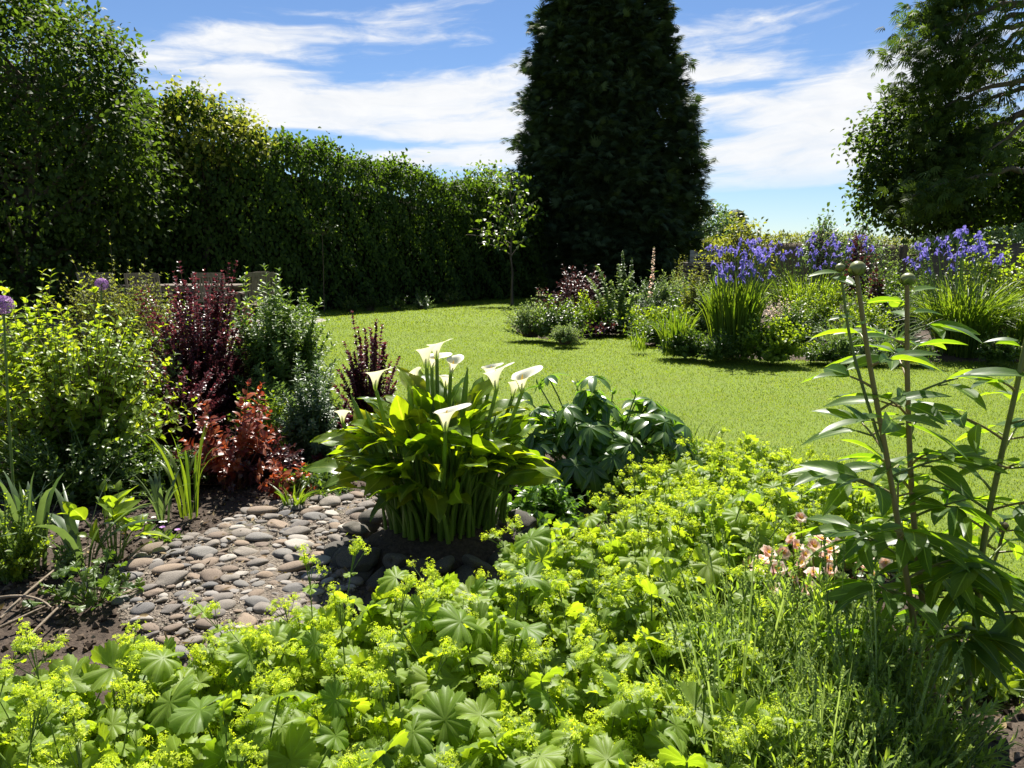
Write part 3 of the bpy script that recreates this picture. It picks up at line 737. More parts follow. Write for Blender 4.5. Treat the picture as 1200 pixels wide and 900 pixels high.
# shrubs on the skyline
b = loc_b(875, 15.5)
tree('golden_shrub', 'loose yellow-leaved shrub sticking up behind the left irises', b, [bl(872, 285, 15.5, b, .42, .4, .4), bl(868, 268, 15.5, b, .22, .2, .22), bl(885, 292, 15.5, b, .3, .3, .3), bl(850, 295, 15.5, b, .3, .3, .25), bl(860, 305, 15.4, b, .5, .4, .35)], M['olive'], M['stem_brown'], L_OV3, .085, 150, 8, .12, .03, shell=.15, nl=70, cat='shrub')
for px, y, lab in [(965, 246, 'airy willow-like shrub rising over the irises, taller of the skyline pair'), (1010, 254, 'airy willow-like shrub rising right of its taller twin on the skyline')]:
    b = loc_b(px, 14.2)
    tree('willowy_shrub', lab, b, [bl(px + i * 4, y + 14 + 10 * abs(i), 14.2 + .1 * i, b, .13, .13, .24) for i in (-4, -3, -2, -1, 0, 1, 2, 3, 4)] + [bl(px, y + 45, 14.2, b, .45, .4, .4)], M['greyleaf'], M['stem_brown'], L_OV3, .06, 210, 6, .07, .02, group='airy shrubs on the skyline', shell=.1, nl=120, cat='shrub')
b = loc_b(1050, 14.6)
bush('willowy_shrub', 'low feathery grey-green shrub left of the pale hedge', 'shrub', b, .6, at(1050, 268, 14.6)[2], M['silver'], M['stem_brown'], L_LAN3, .06, 90, nodes=10, per=2, t0=.4, top=1.4, rad=.005)
b = loc_b(920, 15.0)
bush('leafy_shrub', 'low olive shrub filling in behind the middle irises', 'shrub', b, .95, at(920, 292, 15.0)[2], M['mid'], M['stem_brown'], L_OV3, .06, 130, nodes=9, per=2, t0=.3, top=1.0)
b = loc_b(1001, 12.4)
bush('smoke_bush', 'small dark purple shrub peeping up behind the middle irises', 'shrub', b, .28, at(1001, 268, 12.4)[2], M['darkred'], M['stem_red'], L_RND, .075, 36, nodes=9, per=2, t0=.45, top=2.2)
b = loc_b(1175, 11.5)
bush('laurel_bush', 'glossy bright green bush at the right edge beside the iris clump', 'shrub', b, 1.0, at(1180, 267, 11.5)[2], M['bright'], M['stem_brown'], L_OV5, .10, 190, nodes=9, per=2, t0=.3, top=1.2, ry=.8, rad=.006)
b = loc_b(1085, 12.6)
bush('leafy_shrub', 'dull green shrub standing behind the right-hand irises', 'shrub', b, .8, at(1085, 298, 12.6)[2], M['mid'], M['stem_brown'], L_OV3, .06, 120, nodes=9, per=2, t0=.3)
# wooden post
def post(px, d, ytop, label):
    b = loc_b(px, d); h = at(px, ytop, d)[2]; t = Geo()
    w = .045
    V = []; 
    for z, s in ((0, 1), (h - .03, 1), (h, .8)): V += [(-w * s, -w * s, z), (w * s, -w * s, z), (w * s, w * s, z), (-w * s, w * s, z)]
    f = list(map(tuple, grid_faces(3, 4, True))) + [(8, 9, 10), (8, 10, 11)]
    t.raw(V, f); o = t.build('fence_post', M['stem_brown'], smooth=False); o.location = b
    tag(o, label, 'post')
post(1052, 13.2, 287, 'weathered wooden post standing among the shrubs behind the irises')
# dry stone wall with a grey bench-like rail behind
def drystone():
    b = np.array([xd(826, 15.0), 15.0, 0]); t = thing('dry_stone_wall', 'low dry stone wall of thin flat stones at the foot of the conifer', 'wall', b)
    g = Geo(); z = 0.0
    top = at(826, 309, 15.0)[2]
    while z < top:
        h = rng.uniform(.03, .055); x = -.45
        while x < .42:
            w = rng.uniform(.1, .26); dep = .22 + rng.uniform(-.03, .03); yo = rng.normal() * .018; e = .008
            V = []
            for zz_, s in ((z + .003, .012), (z + h * .3, 0), (z + h * .75, 0), (z + h - .004, .014)):
                V += [(x + e + s, -dep + s + yo, zz_), (x + w - e - s, -dep + s + yo, zz_), (x + w - e - s, dep - s, zz_), (x + e + s, dep - s, zz_)]
            V = np.array(V) + rng.normal(size=(16, 3)) * .006
            f = list(map(tuple, grid_faces(4, 4, True))) + [(12, 13, 14), (12, 14, 15)]
            g.raw(V, f, rng.random()); x += w
        z += h
    m = new_mat('wall_stone'); M['wallstone'] = m
    c = mixc(attr('tint'), (.06, .05, .04), (.17, .15, .125)); c = mixc(1.0, c, mixc(noise(objc(), 20, 5), (.65, .65, .65), (1.3, 1.3, 1.3)), 'MULTIPLY')
    finish(bsdf(c, .9, .2, bump(noise(objc(), 60, 4), .6, .01)))
    g.build('stonework', m, t, smooth=False)
    b2 = np.array([xd(822, 16.3), 16.3, 0]); t2 = thing('slatted_fence', 'short grey slatted fence panel showing over the dry stone wall', 'fence', b2)
    def box(g, x0, x1, y0, y1, z0, z1):
        V = [(x, y, z) for z in (z0, z1) for x, y in ((x0, y0), (x1, y0), (x1, y1), (x0, y1))]
        g.raw(V, list(map(tuple, grid_faces(2, 4, True))) + [(4, 5, 6), (4, 6, 7), (0, 2, 1), (0, 3, 2)])
    zt = at(822, 296, 16.3)[2]; g = Geo()
    for k in range(4): box(g, -.3, .32, -.012, .012, zt - .1 - .17 * k, zt - .17 * k)
    wood = plain('grey_timber', (.16, .17, .17), (.30, .31, .31), 5, .8, .2, .3, .01, (.3, 1, 6)); M['greywood'] = wood
    g.build('slats', wood, t2, smooth=False)
    for x in (-.25, .27):
        g = Geo(); box(g, x - .04, x + .04, .014, .09, 0, zt + .05); g.build('post', wood, t2, smooth=False)
drystone()
# young tree on the edge of the lawn
def young_tree():
    b = gr(600, 357); d = b[1]
    t = thing('young_tree', 'slender young tree with thin trunk and sparse drooping leaves in front of the conifer', 'tree', b)
    gl, gs = Geo(), Geo(); H = at(600, 205, d)[2]
    trunk(gs, np.zeros(3), np.array([-.02, 0, H]), .036, .008, .03)
    tips = [(545, 275), (552, 268), (565, 258), (575, 250), (585, 235), (600, 205), (615, 228), (630, 235), (640, 250), (610, 262), (560, 285), (625, 275), (590, 215), (580, 270), (605, 245), (570, 240), (618, 205), (595, 260)]
    for (px, py) in tips:
        e = at(px, py, d + rng.uniform(-.7, .7)) - b; z0 = max(.9, e[2] - rng.uniform(.2, .7)); p0 = np.array([-.02 * z0 / H, 0, min(z0, H)])
        P = bez(p0[None], np.array([[e[0] * .5, e[1] * .5, (p0[2] + e[2]) / 2 + .18]]), e[None], 8)[0]
        tubes(gs, P, np.linspace(.012, .004, 8), 4)
        n = 20; c = P[rng.integers(2, 8, n)] + rng.normal(size=(n, 3)) * .07
        dd = nrm(rng.normal(size=(n, 3)) * .8 + np.array([np.sign(e[0]) * .3, 0, -.5])); nv = nrm(np.array([0, 0, 1.]) + rng.normal(size=(n, 3)) * .4)
        gl.inst(L_OV3, frames(dd, nv, .14 * (.7 + .6 * rng.random(n))), c)
    gl.build('crown', M['mid'], t); gs.build('trunk', M['bark'], t)
young_tree()
# slim sapling before the hedge
b = gr(380, 366); t = thing('sapling', 'very thin bare sapling with a little tuft of leaves in front of the dark hedge', 'tree', b)
gl, gs = Geo(), Geo(); H = at(382, 268, b[1])[2]
tubes(gs, bez(np.zeros((1, 3)), np.array([[.03, 0, H * .6]]), np.array([[.03, 0, H]]), 7)[0], np.linspace(.013, .006, 7), 5)
c = np.array([.03, 0, H]) + rng.normal(size=(60, 3)) * np.array([.2, .15, .1]); gl.inst(L_OV3, frames(rdir(60) - np.array([0, 0, .4]), np.array([0, 0, 1.]) + rng.normal(size=(60, 3)) * .4, .10), c)
tubes(gs, np.stack([np.stack([np.array([.03, 0, H - .15]) + (q - np.array([.03, 0, H - .15])) * f for f in (0, .5, 1)]) for q in c[:14]]), np.full((14, 3), .004), 3)
gl.build('crown', M['mid'], t); gs.build('trunk', M['stem_brown'], t)
# little shrubs along the hedge foot
k = 0
for px, py, yt, rx, mk, lab in [(408, 366, 348, .28, 'mid', 'small rounded dark shrub at the hedge foot beside the sapling'), (432, 365, 345, .3, 'hedge', 'second small dark shrub along the hedge foot, right of the sapling'), (462, 364, 346, .33, 'mid', 'low dark shrub at the middle of the hedge foot'), (495, 363, 343, .32, 'greyleaf', 'grey-green low shrub at the shady hedge foot'), (528, 358, 338, .35, 'mid', 'low shrub in deep shade near the far end of the hedge'), (592, 343, 318, .45, 'silver', 'pale variegated shrub in the shade right behind the slender young tree'), (622, 342, 325, .35, 'greyleaf', 'dim grey-leaved shrub in shade right of the slender young tree'), (556, 352, 325, .4, 'hedge', 'dark bush in the shade left of the slender young tree')]:
    b = gr(px, py); b[1] += .25
    bush('low_shrub', lab, 'shrub', b, rx, max(.2, at(px, yt, b[1])[2]), M[mk], M['stem_brown'], L_OV3, .06, 45, nodes=7, per=2, t0=.35, group='small shrubs along the hedge foot')
# ------------------------------------------------------------------ table and chairs on the terrace
def box(g, x0, x1, y0, y1, z0, z1, tilt=None):
    V = np.array([(x, y, z) for z in (z0, z1) for x, y in ((x0, y0), (x1, y0), (x1, y1), (x0, y1))], float)
    if tilt: V[:, 1] += (V[:, 2] - tilt[0]) * tilt[1]
    g.raw(V, list(map(tuple, grid_faces(2, 4, True))) + [(4, 5, 6), (4, 6, 7), (0, 2, 1), (0, 3, 2)])
M['teak'] = plain('weathered_teak', (.085, .068, .05), (.19, .155, .12), 6, .75, .25, .3, .01, (6, 6, .5))
def chair(label, loc, rz):
    t = thing('garden_chair', label, 'chair', loc, rz, 'wooden chairs around the terrace table', .945)
    for sx in (-1, 1):
        g = Geo(); box(g, sx * .26 - .02, sx * .26 + .02, -.25, -.21, 0, .45); g.build('leg', M['teak'], t, smooth=False)
        g = Geo(); box(g, sx * .26 - .02, sx * .26 + .02, .21, .25, 0, 1.02, (.45, .18)); g.build('leg', M['teak'], t, smooth=False)
        g = Geo(); box(g, sx * .29 - .025, sx * .29 + .025, -.27, .22, .63, .66); box(g, sx * .29 - .018, sx * .29 + .018, -.25, -.215, .45, .63); g.build('armrest', M['teak'], t, smooth=False)
    g = Geo()
    for k in range(7): box(g, -.235, .235, -.24 + k * .067, -.185 + k * .067, .43, .45)
    g.build('seat', M['teak'], t, smooth=False)
    g = Geo(); box(g, -.235, .235, .217, .243, .95, 1.03, (.45, .18)); box(g, -.235, .235, .217, .243, .52, .57, (.45, .18))
    for k in range(9): box(g, -.22 + k * .05, -.188 + k * .05, .224, .238, .57, .95, (.45, .18))
    g.build('backrest', M['teak'], t, smooth=False)
def chair_at(px, ytop, d, rz, label):
    p = at(px, ytop, d); chair(label, (p[0], d, .055), rz)
chair_at(118, 318, 13.3, R(105), 'weathered wooden garden chair turned sideways at the left end of the table')
chair_at(136, 319, 12.9, R(160), 'wooden garden chair with slatted back, second from the left')
chair_at(173, 318, 12.5, R(188), 'wooden garden chair half hidden behind the pale feathery shrub')
chair_at(251, 318, 12.6, R(182), 'wooden garden chair seen square on behind the purple shrub')
chair_at(287, 319, 13.5, R(-100), 'wooden garden chair turned edge on beside the table end')
chair_at(301, 319, 13.0, R(-150), 'rightmost wooden garden chair on the terrace')
p = at(215, 335, 13.6); t = thing('garden_table', 'long slatted wooden garden table in the shade of the hedge', 'table', (p[0], 13.6, .055))
g = Geo()
for k in range(9): box(g, -1.1, 1.1, -.45 + k * .1, -.36 + k * .1, .71, .735)
g.build('tabletop', M['teak'], t, smooth=False)
g = Geo(); box(g, -1.0, 1.0, -.40, -.37, .62, .708); box(g, -1.0, 1.0, .36, .39, .62, .708); g.build('apron', M['teak'], t, smooth=False)
for x in (-.98, .98):
    for y in (-.38, .38):
        g = Geo(); box(g, x - .035, x + .035, y - .035, y + .035, 0, .618); g.build('leg', M['teak'], t, smooth=False)
# ------------------------------------------------------------------ the middle bed
def bspec(px, py, ytop, wpx):
    b = gr(px, py); d = b[1]; return b, d, wpx / FP * d * .5, max(.12, at(px, ytop, d)[2])
def mid(name, label, cat, px, py, ytop, wpx, mat, stem, tpl, size, n, z=.05, **k):
    b, d, rx, h = bspec(px, py, ytop, wpx * 1.12); b[1] += rx * .62; b[0] *= b[1] / d; b[2] = z; n = int(n * 1.35); k.setdefault('shell', .6)
    h = max(.1, at(px, ytop, b[1])[2] - z)
    return bush(name, label, cat, b, rx, h, M[mat], M[stem], tpl, size, n, ry=rx * .85, **k)
mid('variegated_shrub', 'rounded grey-green shrub at the left tip of the middle bed', 'shrub', 622, 401, 352, 60, 'silver', 'stem_brown', L_OV3, .055, 140, nodes=8, per=2, t0=.35)
mid('leafy_shrub', 'dark leafy mound beside the rounded grey-green shrub at the bed tip', 'shrub', 655, 404, 350, 70, 'mid', 'stem_brown', L_OV5, .075, 120, nodes=7, per=2, t0=.35)
mid('dome_shrub', 'small clipped-looking grey-green dome at the edge of the lawn', 'shrub', 662, 409, 380, 42, 'silver', 'stem_brown', L_OV3, .035, 150, nodes=8, per=2, t0=.4, shell=.7)
mid('leafy_perennial', 'clump of upright light green leaves in the middle of the far bed', 'plant', 690, 395, 344, 50, 'bright', 'stem', L_LAN5, .13, 60, nodes=6, per=2, t0=.2, ang=40)
mid('red_leaved_shrub', 'dark red-leaved shrub standing against the black conifer shade', 'shrub', 678, 388, 313, 62, 'darkred', 'stem_red', L_LAN3, .12, 50, nodes=8, per=2, t0=.45, top=1.6, ang=75)
mid('red_leaved_shrub', 'smaller dusky red shoots left of the dark red shrub', 'shrub', 640, 392, 338, 34, 'darkred', 'stem_red', L_LAN3, .10, 18, nodes=7, per=2, t0=.5, top=1.5, ang=75)
mid('dark_perennial', 'low maroon-green leaves at the lawn edge below the silvery spires', 'plant', 705, 397, 374, 64, 'darkred', 'stem_red', L_RND, .075, 60, nodes=5, per=2, t0=.4)
mid('leafy_perennial', 'dark green leafy clump under the silvery spires', 'plant', 722, 396, 364, 60, 'mid', 'stem', L_OV5, .09, 80, nodes=6, per=2, t0=.3)
def spires(name, label, px, py, tops, mat, size, z=.05):
    b = gr(px, py); b[1] += .35; b[2] = z
    t = thing(name, label, 'plant', b); gl, gs = Geo(), Geo()
    tips = np.array([at(x, y, b[1] + rng.uniform(-.2, .2)) - b for x, y in tops])
    shoots(gl, gs, tips, L_OV3, size, nodes=30, per=3, ang=70, t0=.25, base=.12, rad=.008, taper=.6, lift=.8)
    gl.build('foliage', M[mat], t, uv=True); gs.build('stems', M['stem'], t)
spires('silver_spires', 'tall silvery leafy spires rising from the far bed before the conifer', 722, 395, [(699, 312), (688, 325), (708, 335), (725, 310), (716, 330), (735, 328), (742, 318), (728, 345), (750, 345), (705, 350), (740, 350)], 'silver', .09)
def flower_spike(label, px, py, ytop, fl, mat, grp=None):
    b = gr(px, py); b[1] += .5; b[2] = .05; h = at(px, ytop, b[1])[2] - .05
    t = thing('flower_spike', label, 'plant', b, 0, grp); gs, gl, gf = Geo(), Geo(), Geo()
    tip = np.array([[rng.normal() * .04, 0, h]]); shoots(gl, gs, tip, L_LAN5, .16, nodes=10, per=2, ang=50, t0=.0, base=.02, rad=.008, lift=.6, taper=.8)
    n = 110; u = rng.random(n); z = h * (1 - fl * u); c = np.stack([tip[0, 0] * z / h, 0 * z, z], -1); o = rdir(n); o[:, 2] = o[:, 2] * .3 + .1
    gf.inst(L_RND, frames(o, np.array([0, 0, 1.]) + rng.normal(size=(n, 3)) * .3, .045 * (.5 + u)), c)
    gl.build('foliage', M['mid'], t, uv=True); gs.build('stem', M['stem'], t); gf.build('flowers', M[mat], t)
flower_spike('dull grey-green flower spike standing furthest left against the conifer shade', 738, 392, 295, .35, 'greyleaf')
flower_spike('dull grey-green flower spike just right of its taller neighbour', 744, 393, 303, .35, 'greyleaf')
flower_spike('thin pale flower spike with scattered blooms in front of the conifer foot', 767, 392, 290, .6, 'geum')
mid('feathery_perennial', 'wispy seedy perennials in the shade behind the yellow-green patch', 'plant', 775, 388, 338, 70, 'greyleaf', 'stem_brown', L_NAR, .12, 70, nodes=8, per=2, t0=.3, top=1.3)
mid('feathery_perennial', 'wispy brownish stems before the dry stone wall', 'plant', 820, 380, 325, 60, 'olive', 'stem_brown', L_NAR, .12, 60, nodes=8, per=2, t0=.4, top=1.4)
mid('ground_cover', 'low yellow-green leafy patch between the spires and the irises', 'plant', 780, 400, 358, 90, 'bright', 'stem', L_RND, .08, 130, nodes=5, per=2, t0=.35)
mid('ground_cover', 'yellow-green leafy patch just left of the tall iris leaves', 'plant', 822, 398, 356, 60, 'bright', 'stem', L_RND, .08, 90, nodes=5, per=2, t0=.35)
mid('conifer_shoot', 'small yellowish conifer shoots at the right foot of the great conifer', 'shrub', 796, 372, 305, 26, 'olive', 'stem_brown', L_NAR, .1, 40, nodes=10, per=3, t0=.2, top=2.5)
def clump(name, label, px, py, ytop, wpx, mat, n, w, droop=.35, group=None, z=.04, cat='plant', base=.28, lean=.5, back=0.0, K=7):
    b, d, rx, h = bspec(px, py, ytop, wpx); b[1] += rx * .7 + back; b[0] *= b[1] / d; b[2] = z; h = at(px, ytop, b[1])[2] - z
    t = thing(name, label, cat, b, 0, group); gl = Geo()
    strap(gl, n, rx * base * 2, h, rx * lean * 2, w, droop, K=K); gl.build('leaves', M[mat], t, uv=True)
    return t, b, rx, h
# iris bloom
def petal_ribbon(pts, w):
    P = np.array(pts, float)[None]; K = P.shape[1]
    g = Geo(); ribbons(g, P, np.array([[1., 0, 0]]), np.array([w]), .2); return g
def iris_flower():
    g = Geo()
    for k in range(3):
        a = k * 2 * math.pi / 3; rot = np.array([[math.cos(a), -math.sin(a), 0], [math.sin(a), math.cos(a), 0], [0, 0, 1]])
        f = petal_ribbon([(0, 0, 0), (0, .018, .014), (0, .036, .010), (0, .05, -.012), (0, .052, -.034)], [.004, .009, .017, .02, .006])
        g.raw(f.V[0] @ rot.T, f.Fc[0], .3)
        a += math.pi / 3; rot = np.array([[math.cos(a), -math.sin(a), 0], [math.sin(a), math.cos(a), 0], [0, 0, 1]])
        f = petal_ribbon([(0, 0, 0), (0, .012, .022), (0, .016, .045), (0, .008, .062)], [.004, .011, .014, .004])
        g.raw(f.V[0] @ rot.T, f.Fc[0], .75)
    return g
IRIS = iris_flower().build('flower', M['iris'])
COL.objects.unlink(IRIS)
def iris_blooms(t, base, pts, dd, sc=.92):
    gs = Geo()
    for (px, py) in pts:
        e = at(px, py, base[1] + rng.uniform(-dd, dd)) - base
        f = IRIS.copy(); COL.objects.link(f); f.parent = t; f.location = e; f.scale = (sc * rng.uniform(.8, 1.15),) * 3
        f.rotation_euler = (rng.normal() * .25, rng.normal() * .25, rng.random() * 6.28)
        p0 = np.array([e[0] * .35 + rng.normal() * .06, e[1] * .35, 0]); tubes(gs, bez(p0[None], (p0 * .5 + e * .5 + np.array([0, 0, .12]))[None], e[None], 7)[0], np.linspace(.006, .004, 7), 4)
    gs.build('flower_stalks', M['stem'], t)
def scatter(cx, cy, rx, ry, n): return [(cx + rng.normal() * rx * .55, cy + np.clip(rng.normal() * .55, -1, 1) * ry) for _ in range(n)]
IG = 'clumps of violet-blue iris in the far bed'
t, b, rx, h = clump('iris_clump', 'tall violet-blue iris clump with sunlit strap leaves, leftmost of the three', 858, 425, 318, 88, 'strap', 420, .022, .3, IG, lean=.35)
iris_blooms(t, b, scatter(846, 308, 13, 24, 18) + scatter(870, 310, 14, 26, 21) + scatter(890, 303, 12, 24, 17), .35)
t, b, rx, h = clump('iris_clump', 'violet-blue iris clump further back, flowers in a long level row', 945, 398, 316, 110, 'strap', 420, .022, .35, IG, back=.6, lean=.35)
iris_blooms(t, b, scatter(915, 298, 14, 12, 7) + scatter(935, 297, 12, 14, 7) + scatter(952, 288, 7, 22, 10) + scatter(975, 290, 14, 12, 11) + scatter(1000, 291, 16, 11, 12) + scatter(1016, 287, 9, 13, 8) + scatter(893, 286, 10, 12, 5) + scatter(965, 312, 14, 5, 4), .4)
t, b, rx, h = clump('iris_clump', 'broad fountain of dark grassy iris leaves at the right with violet-blue flowers above', 1125, 426, 322, 128, 'strap', 900, .016, .55, IG, lean=.55, base=.22)
iris_blooms(t, b, scatter(1105, 297, 24, 18, 15) + scatter(1125, 294, 14, 22, 11) + scatter(1142, 292, 14, 22, 10) + scatter(1154, 300, 8, 16, 5) + scatter(1075, 308, 12, 18, 7) + scatter(1170, 304, 6, 6, 4) + scatter(1130, 275, 8, 10, 4), .35)
clump('day_lily', 'clump of bright strap leaves at the lawn edge left of the tall irises', 790, 423, 358, 50, 'strap', 150, .016, .4, None)
clump('day_lily', 'few thin grassy leaves leaning out at the tip of the bed', 748, 416, 380, 30, 'strap', 34, .014, .6)
clump('strap_leaf_clump', 'blue-green arching strap leaves between the two big iris clumps', 985, 427, 368, 60, 'strap_bl', 130, .022, .8, lean=.8)
clump('strap_leaf_clump', 'arching strap leaves with dry tips right of centre at the bed edge', 1032, 428, 372, 70, 'strap_bl', 130, .02, .8, lean=.8)
clump('grass_clump', 'dark grassy tuft at the right end of the far bed', 1195, 427, 335, 60, 'strap', 300, .014, .6, lean=.6)
mid('geranium_clump', 'low leafy green clump at the lawn edge left of the tall iris leaves', 'plant', 805, 425, 386, 64, 'mid', 'stem', L_RND, .055, 150, nodes=5, per=2, t0=.3)
mid('geranium_clump', 'low leafy clump at the foot of the tall iris leaves', 'plant', 838, 428, 390, 50, 'mid', 'stem', L_RND, .05, 110, nodes=5, per=2, t0=.3)
mid('hardy_geranium', 'rounded mound of fresh green lobed leaves in front of the irises', 'plant', 905, 431, 372, 74, 'bright', 'stem', L_RND, .06, 230, nodes=6, per=2, t0=.35, shell=.6)
mid('pink_flowered_plant', 'dusky pink-white flowered plant behind the mound of lobed leaves', 'plant', 915, 408, 350, 56, 'geum', 'stem', L_RND, .025, 90, nodes=5, per=2, t0=.6)
mid('leafy_perennial', 'mid green leaves filling the bed behind the strap leaves', 'plant', 1000, 412, 345, 90, 'mid', 'stem', L_OV3, .06, 150, nodes=7, per=2, t0=.3)
mid('leafy_perennial', 'light green leaves just below the middle irises', 'plant', 950, 408, 328, 70, 'bright', 'stem', L_LAN5, .10, 90, nodes=7, per=2, t0=.3)
mid('heuchera', 'small dark maroon-leaved plant below the middle irises', 'plant', 1022, 405, 318, 28, 'darkred', 'stem_red', L_RND, .075, 36, nodes=7, per=2, t0=.4, top=1.5)
mid('leafy_perennial', 'grey-green leaves in the gap left of the dark fountain of leaves', 'plant', 1055, 412, 335, 50, 'greyleaf', 'stem', L_LAN3, .09, 90, nodes=7, per=2, t0=.3)

mid('ground_cover', 'low fresh green filler beneath the iris leaves at the left end of that bed', 'plant', 765, 408, 376, 60, 'mid', 'stem', L_OV3, .06, 110, nodes=6, per=2, t0=.3)
mid('ground_cover', 'low leafy filler at the lawn edge in front of the blue-green strap leaves', 'plant', 962, 430, 402, 60, 'mid', 'stem', L_RND, .05, 120, nodes=5, per=2, t0=.3)
mid('ground_cover', 'low grey-green filler at the lawn edge by the dry-tipped strap leaves', 'plant', 1018, 431, 404, 60, 'greyleaf', 'stem', L_OV3, .05, 120, nodes=5, per=2, t0=.3)
mid('ground_cover', 'low leafy edging tucked against the dark fountain of iris leaves', 'plant', 1068, 431, 400, 50, 'mid', 'stem', L_RND, .05, 110, nodes=5, per=2, t0=.3)
mid('feathery_perennial', 'tall soft grey-green stems between the spires and the conifer foot', 'plant', 765, 385, 330, 60, 'greyleaf', 'stem', L_LAN3, .10, 90, nodes=12, per=2, t0=.3)
mid('leafy_perennial', 'leafy growth filling the back of the bed behind the yellow-green patch', 'plant', 808, 392, 335, 70, 'mid', 'stem', L_OV3, .07, 120, nodes=8, per=2, t0=.3)
mid('leafy_perennial', 'pale shoots at the back of the bed left of the tall irises', 'plant', 835, 400, 318, 50, 'silver', 'stem', L_LAN3, .08, 80, nodes=10, per=2, t0=.4)
mid('leafy_perennial', 'deep green foliage closing the back of the bed between the two larger irises', 'plant', 1035, 405, 310, 80, 'mid', 'stem', L_OV3, .07, 150, nodes=9, per=2, t0=.3)

mid('leafy_shrub', 'olive-green shrub standing in front of the dry stone wall', 'shrub', 815, 396, 312, 46, 'olive', 'stem_brown', L_OV3, .06, 90, nodes=10, per=2, t0=.3, top=1.4)
mid('feathery_perennial', 'grey-green wands at the right side of the conifer foot', 'plant', 790, 386, 318, 50, 'silver', 'stem', L_LAN3, .09, 60, nodes=12, per=2, t0=.3, top=1.4)
mid('leafy_perennial', 'light green growth between the middle irises and the right-hand fountain of leaves', 'plant', 1010, 418, 350, 80, 'bright', 'stem', L_OV3, .06, 110, nodes=8, per=2, t0=.3)
mid('leafy_perennial', 'mid green growth under the dusky pink-white flowers', 'plant', 930, 418, 352, 70, 'mid', 'stem', L_OV3, .06, 130, nodes=8, per=2, t0=.3)
mid('hardy_geranium', 'fresh green lobed-leaf mound between dark shrub tip and yellow-green patch', 'plant', 735, 390, 362, 60, 'bright', 'stem', L_RND, .06, 130, nodes=6, per=2, t0=.3)

mid('ground_cover', 'low green edging between the dark fountain of leaves and the dark grassy tuft', 'plant', 1168, 432, 392, 50, 'mid', 'stem', L_OV3, .055, 120, nodes=6, per=2, t0=.3)
# ------------------------------------------------------------------ the left border
def lbush(name, label, px, d, ytop, wpx, mat, stem, tpl, size, n, cat='shrub', ry=None, z=.04, **k):
    b = np.array([xd(px, d), d, z]); b[0] = at(px, 600, d)[0]
    h = at(px, ytop, d)[2] - z; rx = wpx / FP * d * .5 * 1.12; n = int(n * 1.3)
    return bush(name, label, cat, b, rx, h, M[mat], M[stem], tpl, size, n, ry=(ry or rx), **k)
lbush('dogwood_shrub', 'big fresh green leafy shrub filling the left edge of the border', 105, 4.15, 362, 260, 'bright', 'stem_brown', L_OV7, .075, 210, nodes=11, per=2, t0=.25, ry=.5, rad=.0045, tipbright=.3, ang=65, zmin=.25, shell=.6, top=1.25)
lbush('leafy_shrub', 'taller bright shoots of a shrub at the far left, pale against the dark hedge', 55, 5.0, 328, 120, 'bright', 'stem_brown', L_OV7, .095, 46, nodes=9, per=2, t0=.4, rad=.005, tipbright=.3, ang=65, top=1.8)
lbush('underplanting', 'shaded tangle of mid green leaves at the foot of the big left shrub', 90, 3.75, 500, 240, 'mid', 'stem', L_OV5, .05, 190, 'plant', nodes=8, per=2, t0=.15, ry=.3, top=.9)
lbush('feathery_shrub', 'pale yellow-green fine-leaved shrub in front of the terrace chairs', 160, 6.1, 322, 128, 'olive', 'stem_brown', L_LAN3, .050, 420, nodes=14, per=3, t0=.3, ry=.5, top=.8, rad=.003, shell=.7)
BG = 'purple barberries in the left border'
def barberry(label, px, d, ytop, wpx, n, nodes=26, **k):
    lbush('barberry', label, px, d, ytop, wpx, 'purple', 'stem_red', L_OV3, .034, n, group=BG, nodes=nodes, per=4, t0=.2, ang=65, taper=.3, rad=.0035, top=1.2, jit=.6, shell=.55, **k)
barberry('tall purple barberry standing in the middle of the left border', 250, 5.3, 322, 140, 190, ry=.4)
barberry('low spreading purple barberry in front of the tall one, reaching left', 215, 4.7, 425, 120, 55, ry=.3)
lbush('bright_perennial', 'loose yellow-green leaves behind the barberry, before the terrace', 205, 6.6, 333, 100, 'bright', 'stem', L_OV5, .06, 60, 'plant', nodes=9, per=2, t0=.3)
lbush('perennial_clump', 'softer green clump behind the lance-leaved stems at the lawn corner', 352, 6.4, 346, 84, 'mid', 'stem', L_LAN5, .085, 80, 'plant', nodes=14, per=3, t0=.2, ang=70, top=.8)
lbush('leafy_shrub', 'dark leafy filling between the big left shrub and the purple barberry', 190, 4.9, 400, 110, 'mid', 'stem_brown', L_OV5, .06, 90, nodes=9, per=2, t0=.2)
lbush('leafy_shrub', 'dim green shrub at the far left behind the big fresh green one', 40, 6.2, 350, 190, 'mid', 'stem_brown', L_OV5, .07, 130, nodes=9, per=2, t0=.2)
lbush('lime_perennial', 'light green growth at the lawn edge beside the silvery stems', 410, 4.9, 490, 70, 'bright', 'stem', L_OV3, .045, 60, 'plant', nodes=8, per=2, t0=.25)
barberry('purple barberry beyond the white calla lilies, narrow with arching wands', 437, 5.0, 378, 74, 46, ry=.22)
barberry('small purple barberry between the silvery stems and the calla lilies', 395, 4.5, 478, 60, 22, ry=.2)
lbush('perennial_clump', 'tall clump of lance-leaved green stems right of the purple barberry', 338, 5.3, 342, 112, 'lance', 'stem', L_LAN5, .085, 130, 'plant', nodes=20, per=3, t0=.2, ang=70, ry=.4, top=.7, rad=.004, whorl=True, shell=.7)
lbush('bright_perennial', 'fresh yellow-green leafy plant between barberry and lance-leaved clump', 292, 5.9, 330, 76, 'bright', 'stem', L_OV5, .07, 45, 'plant', nodes=8, per=2, t0=.3)
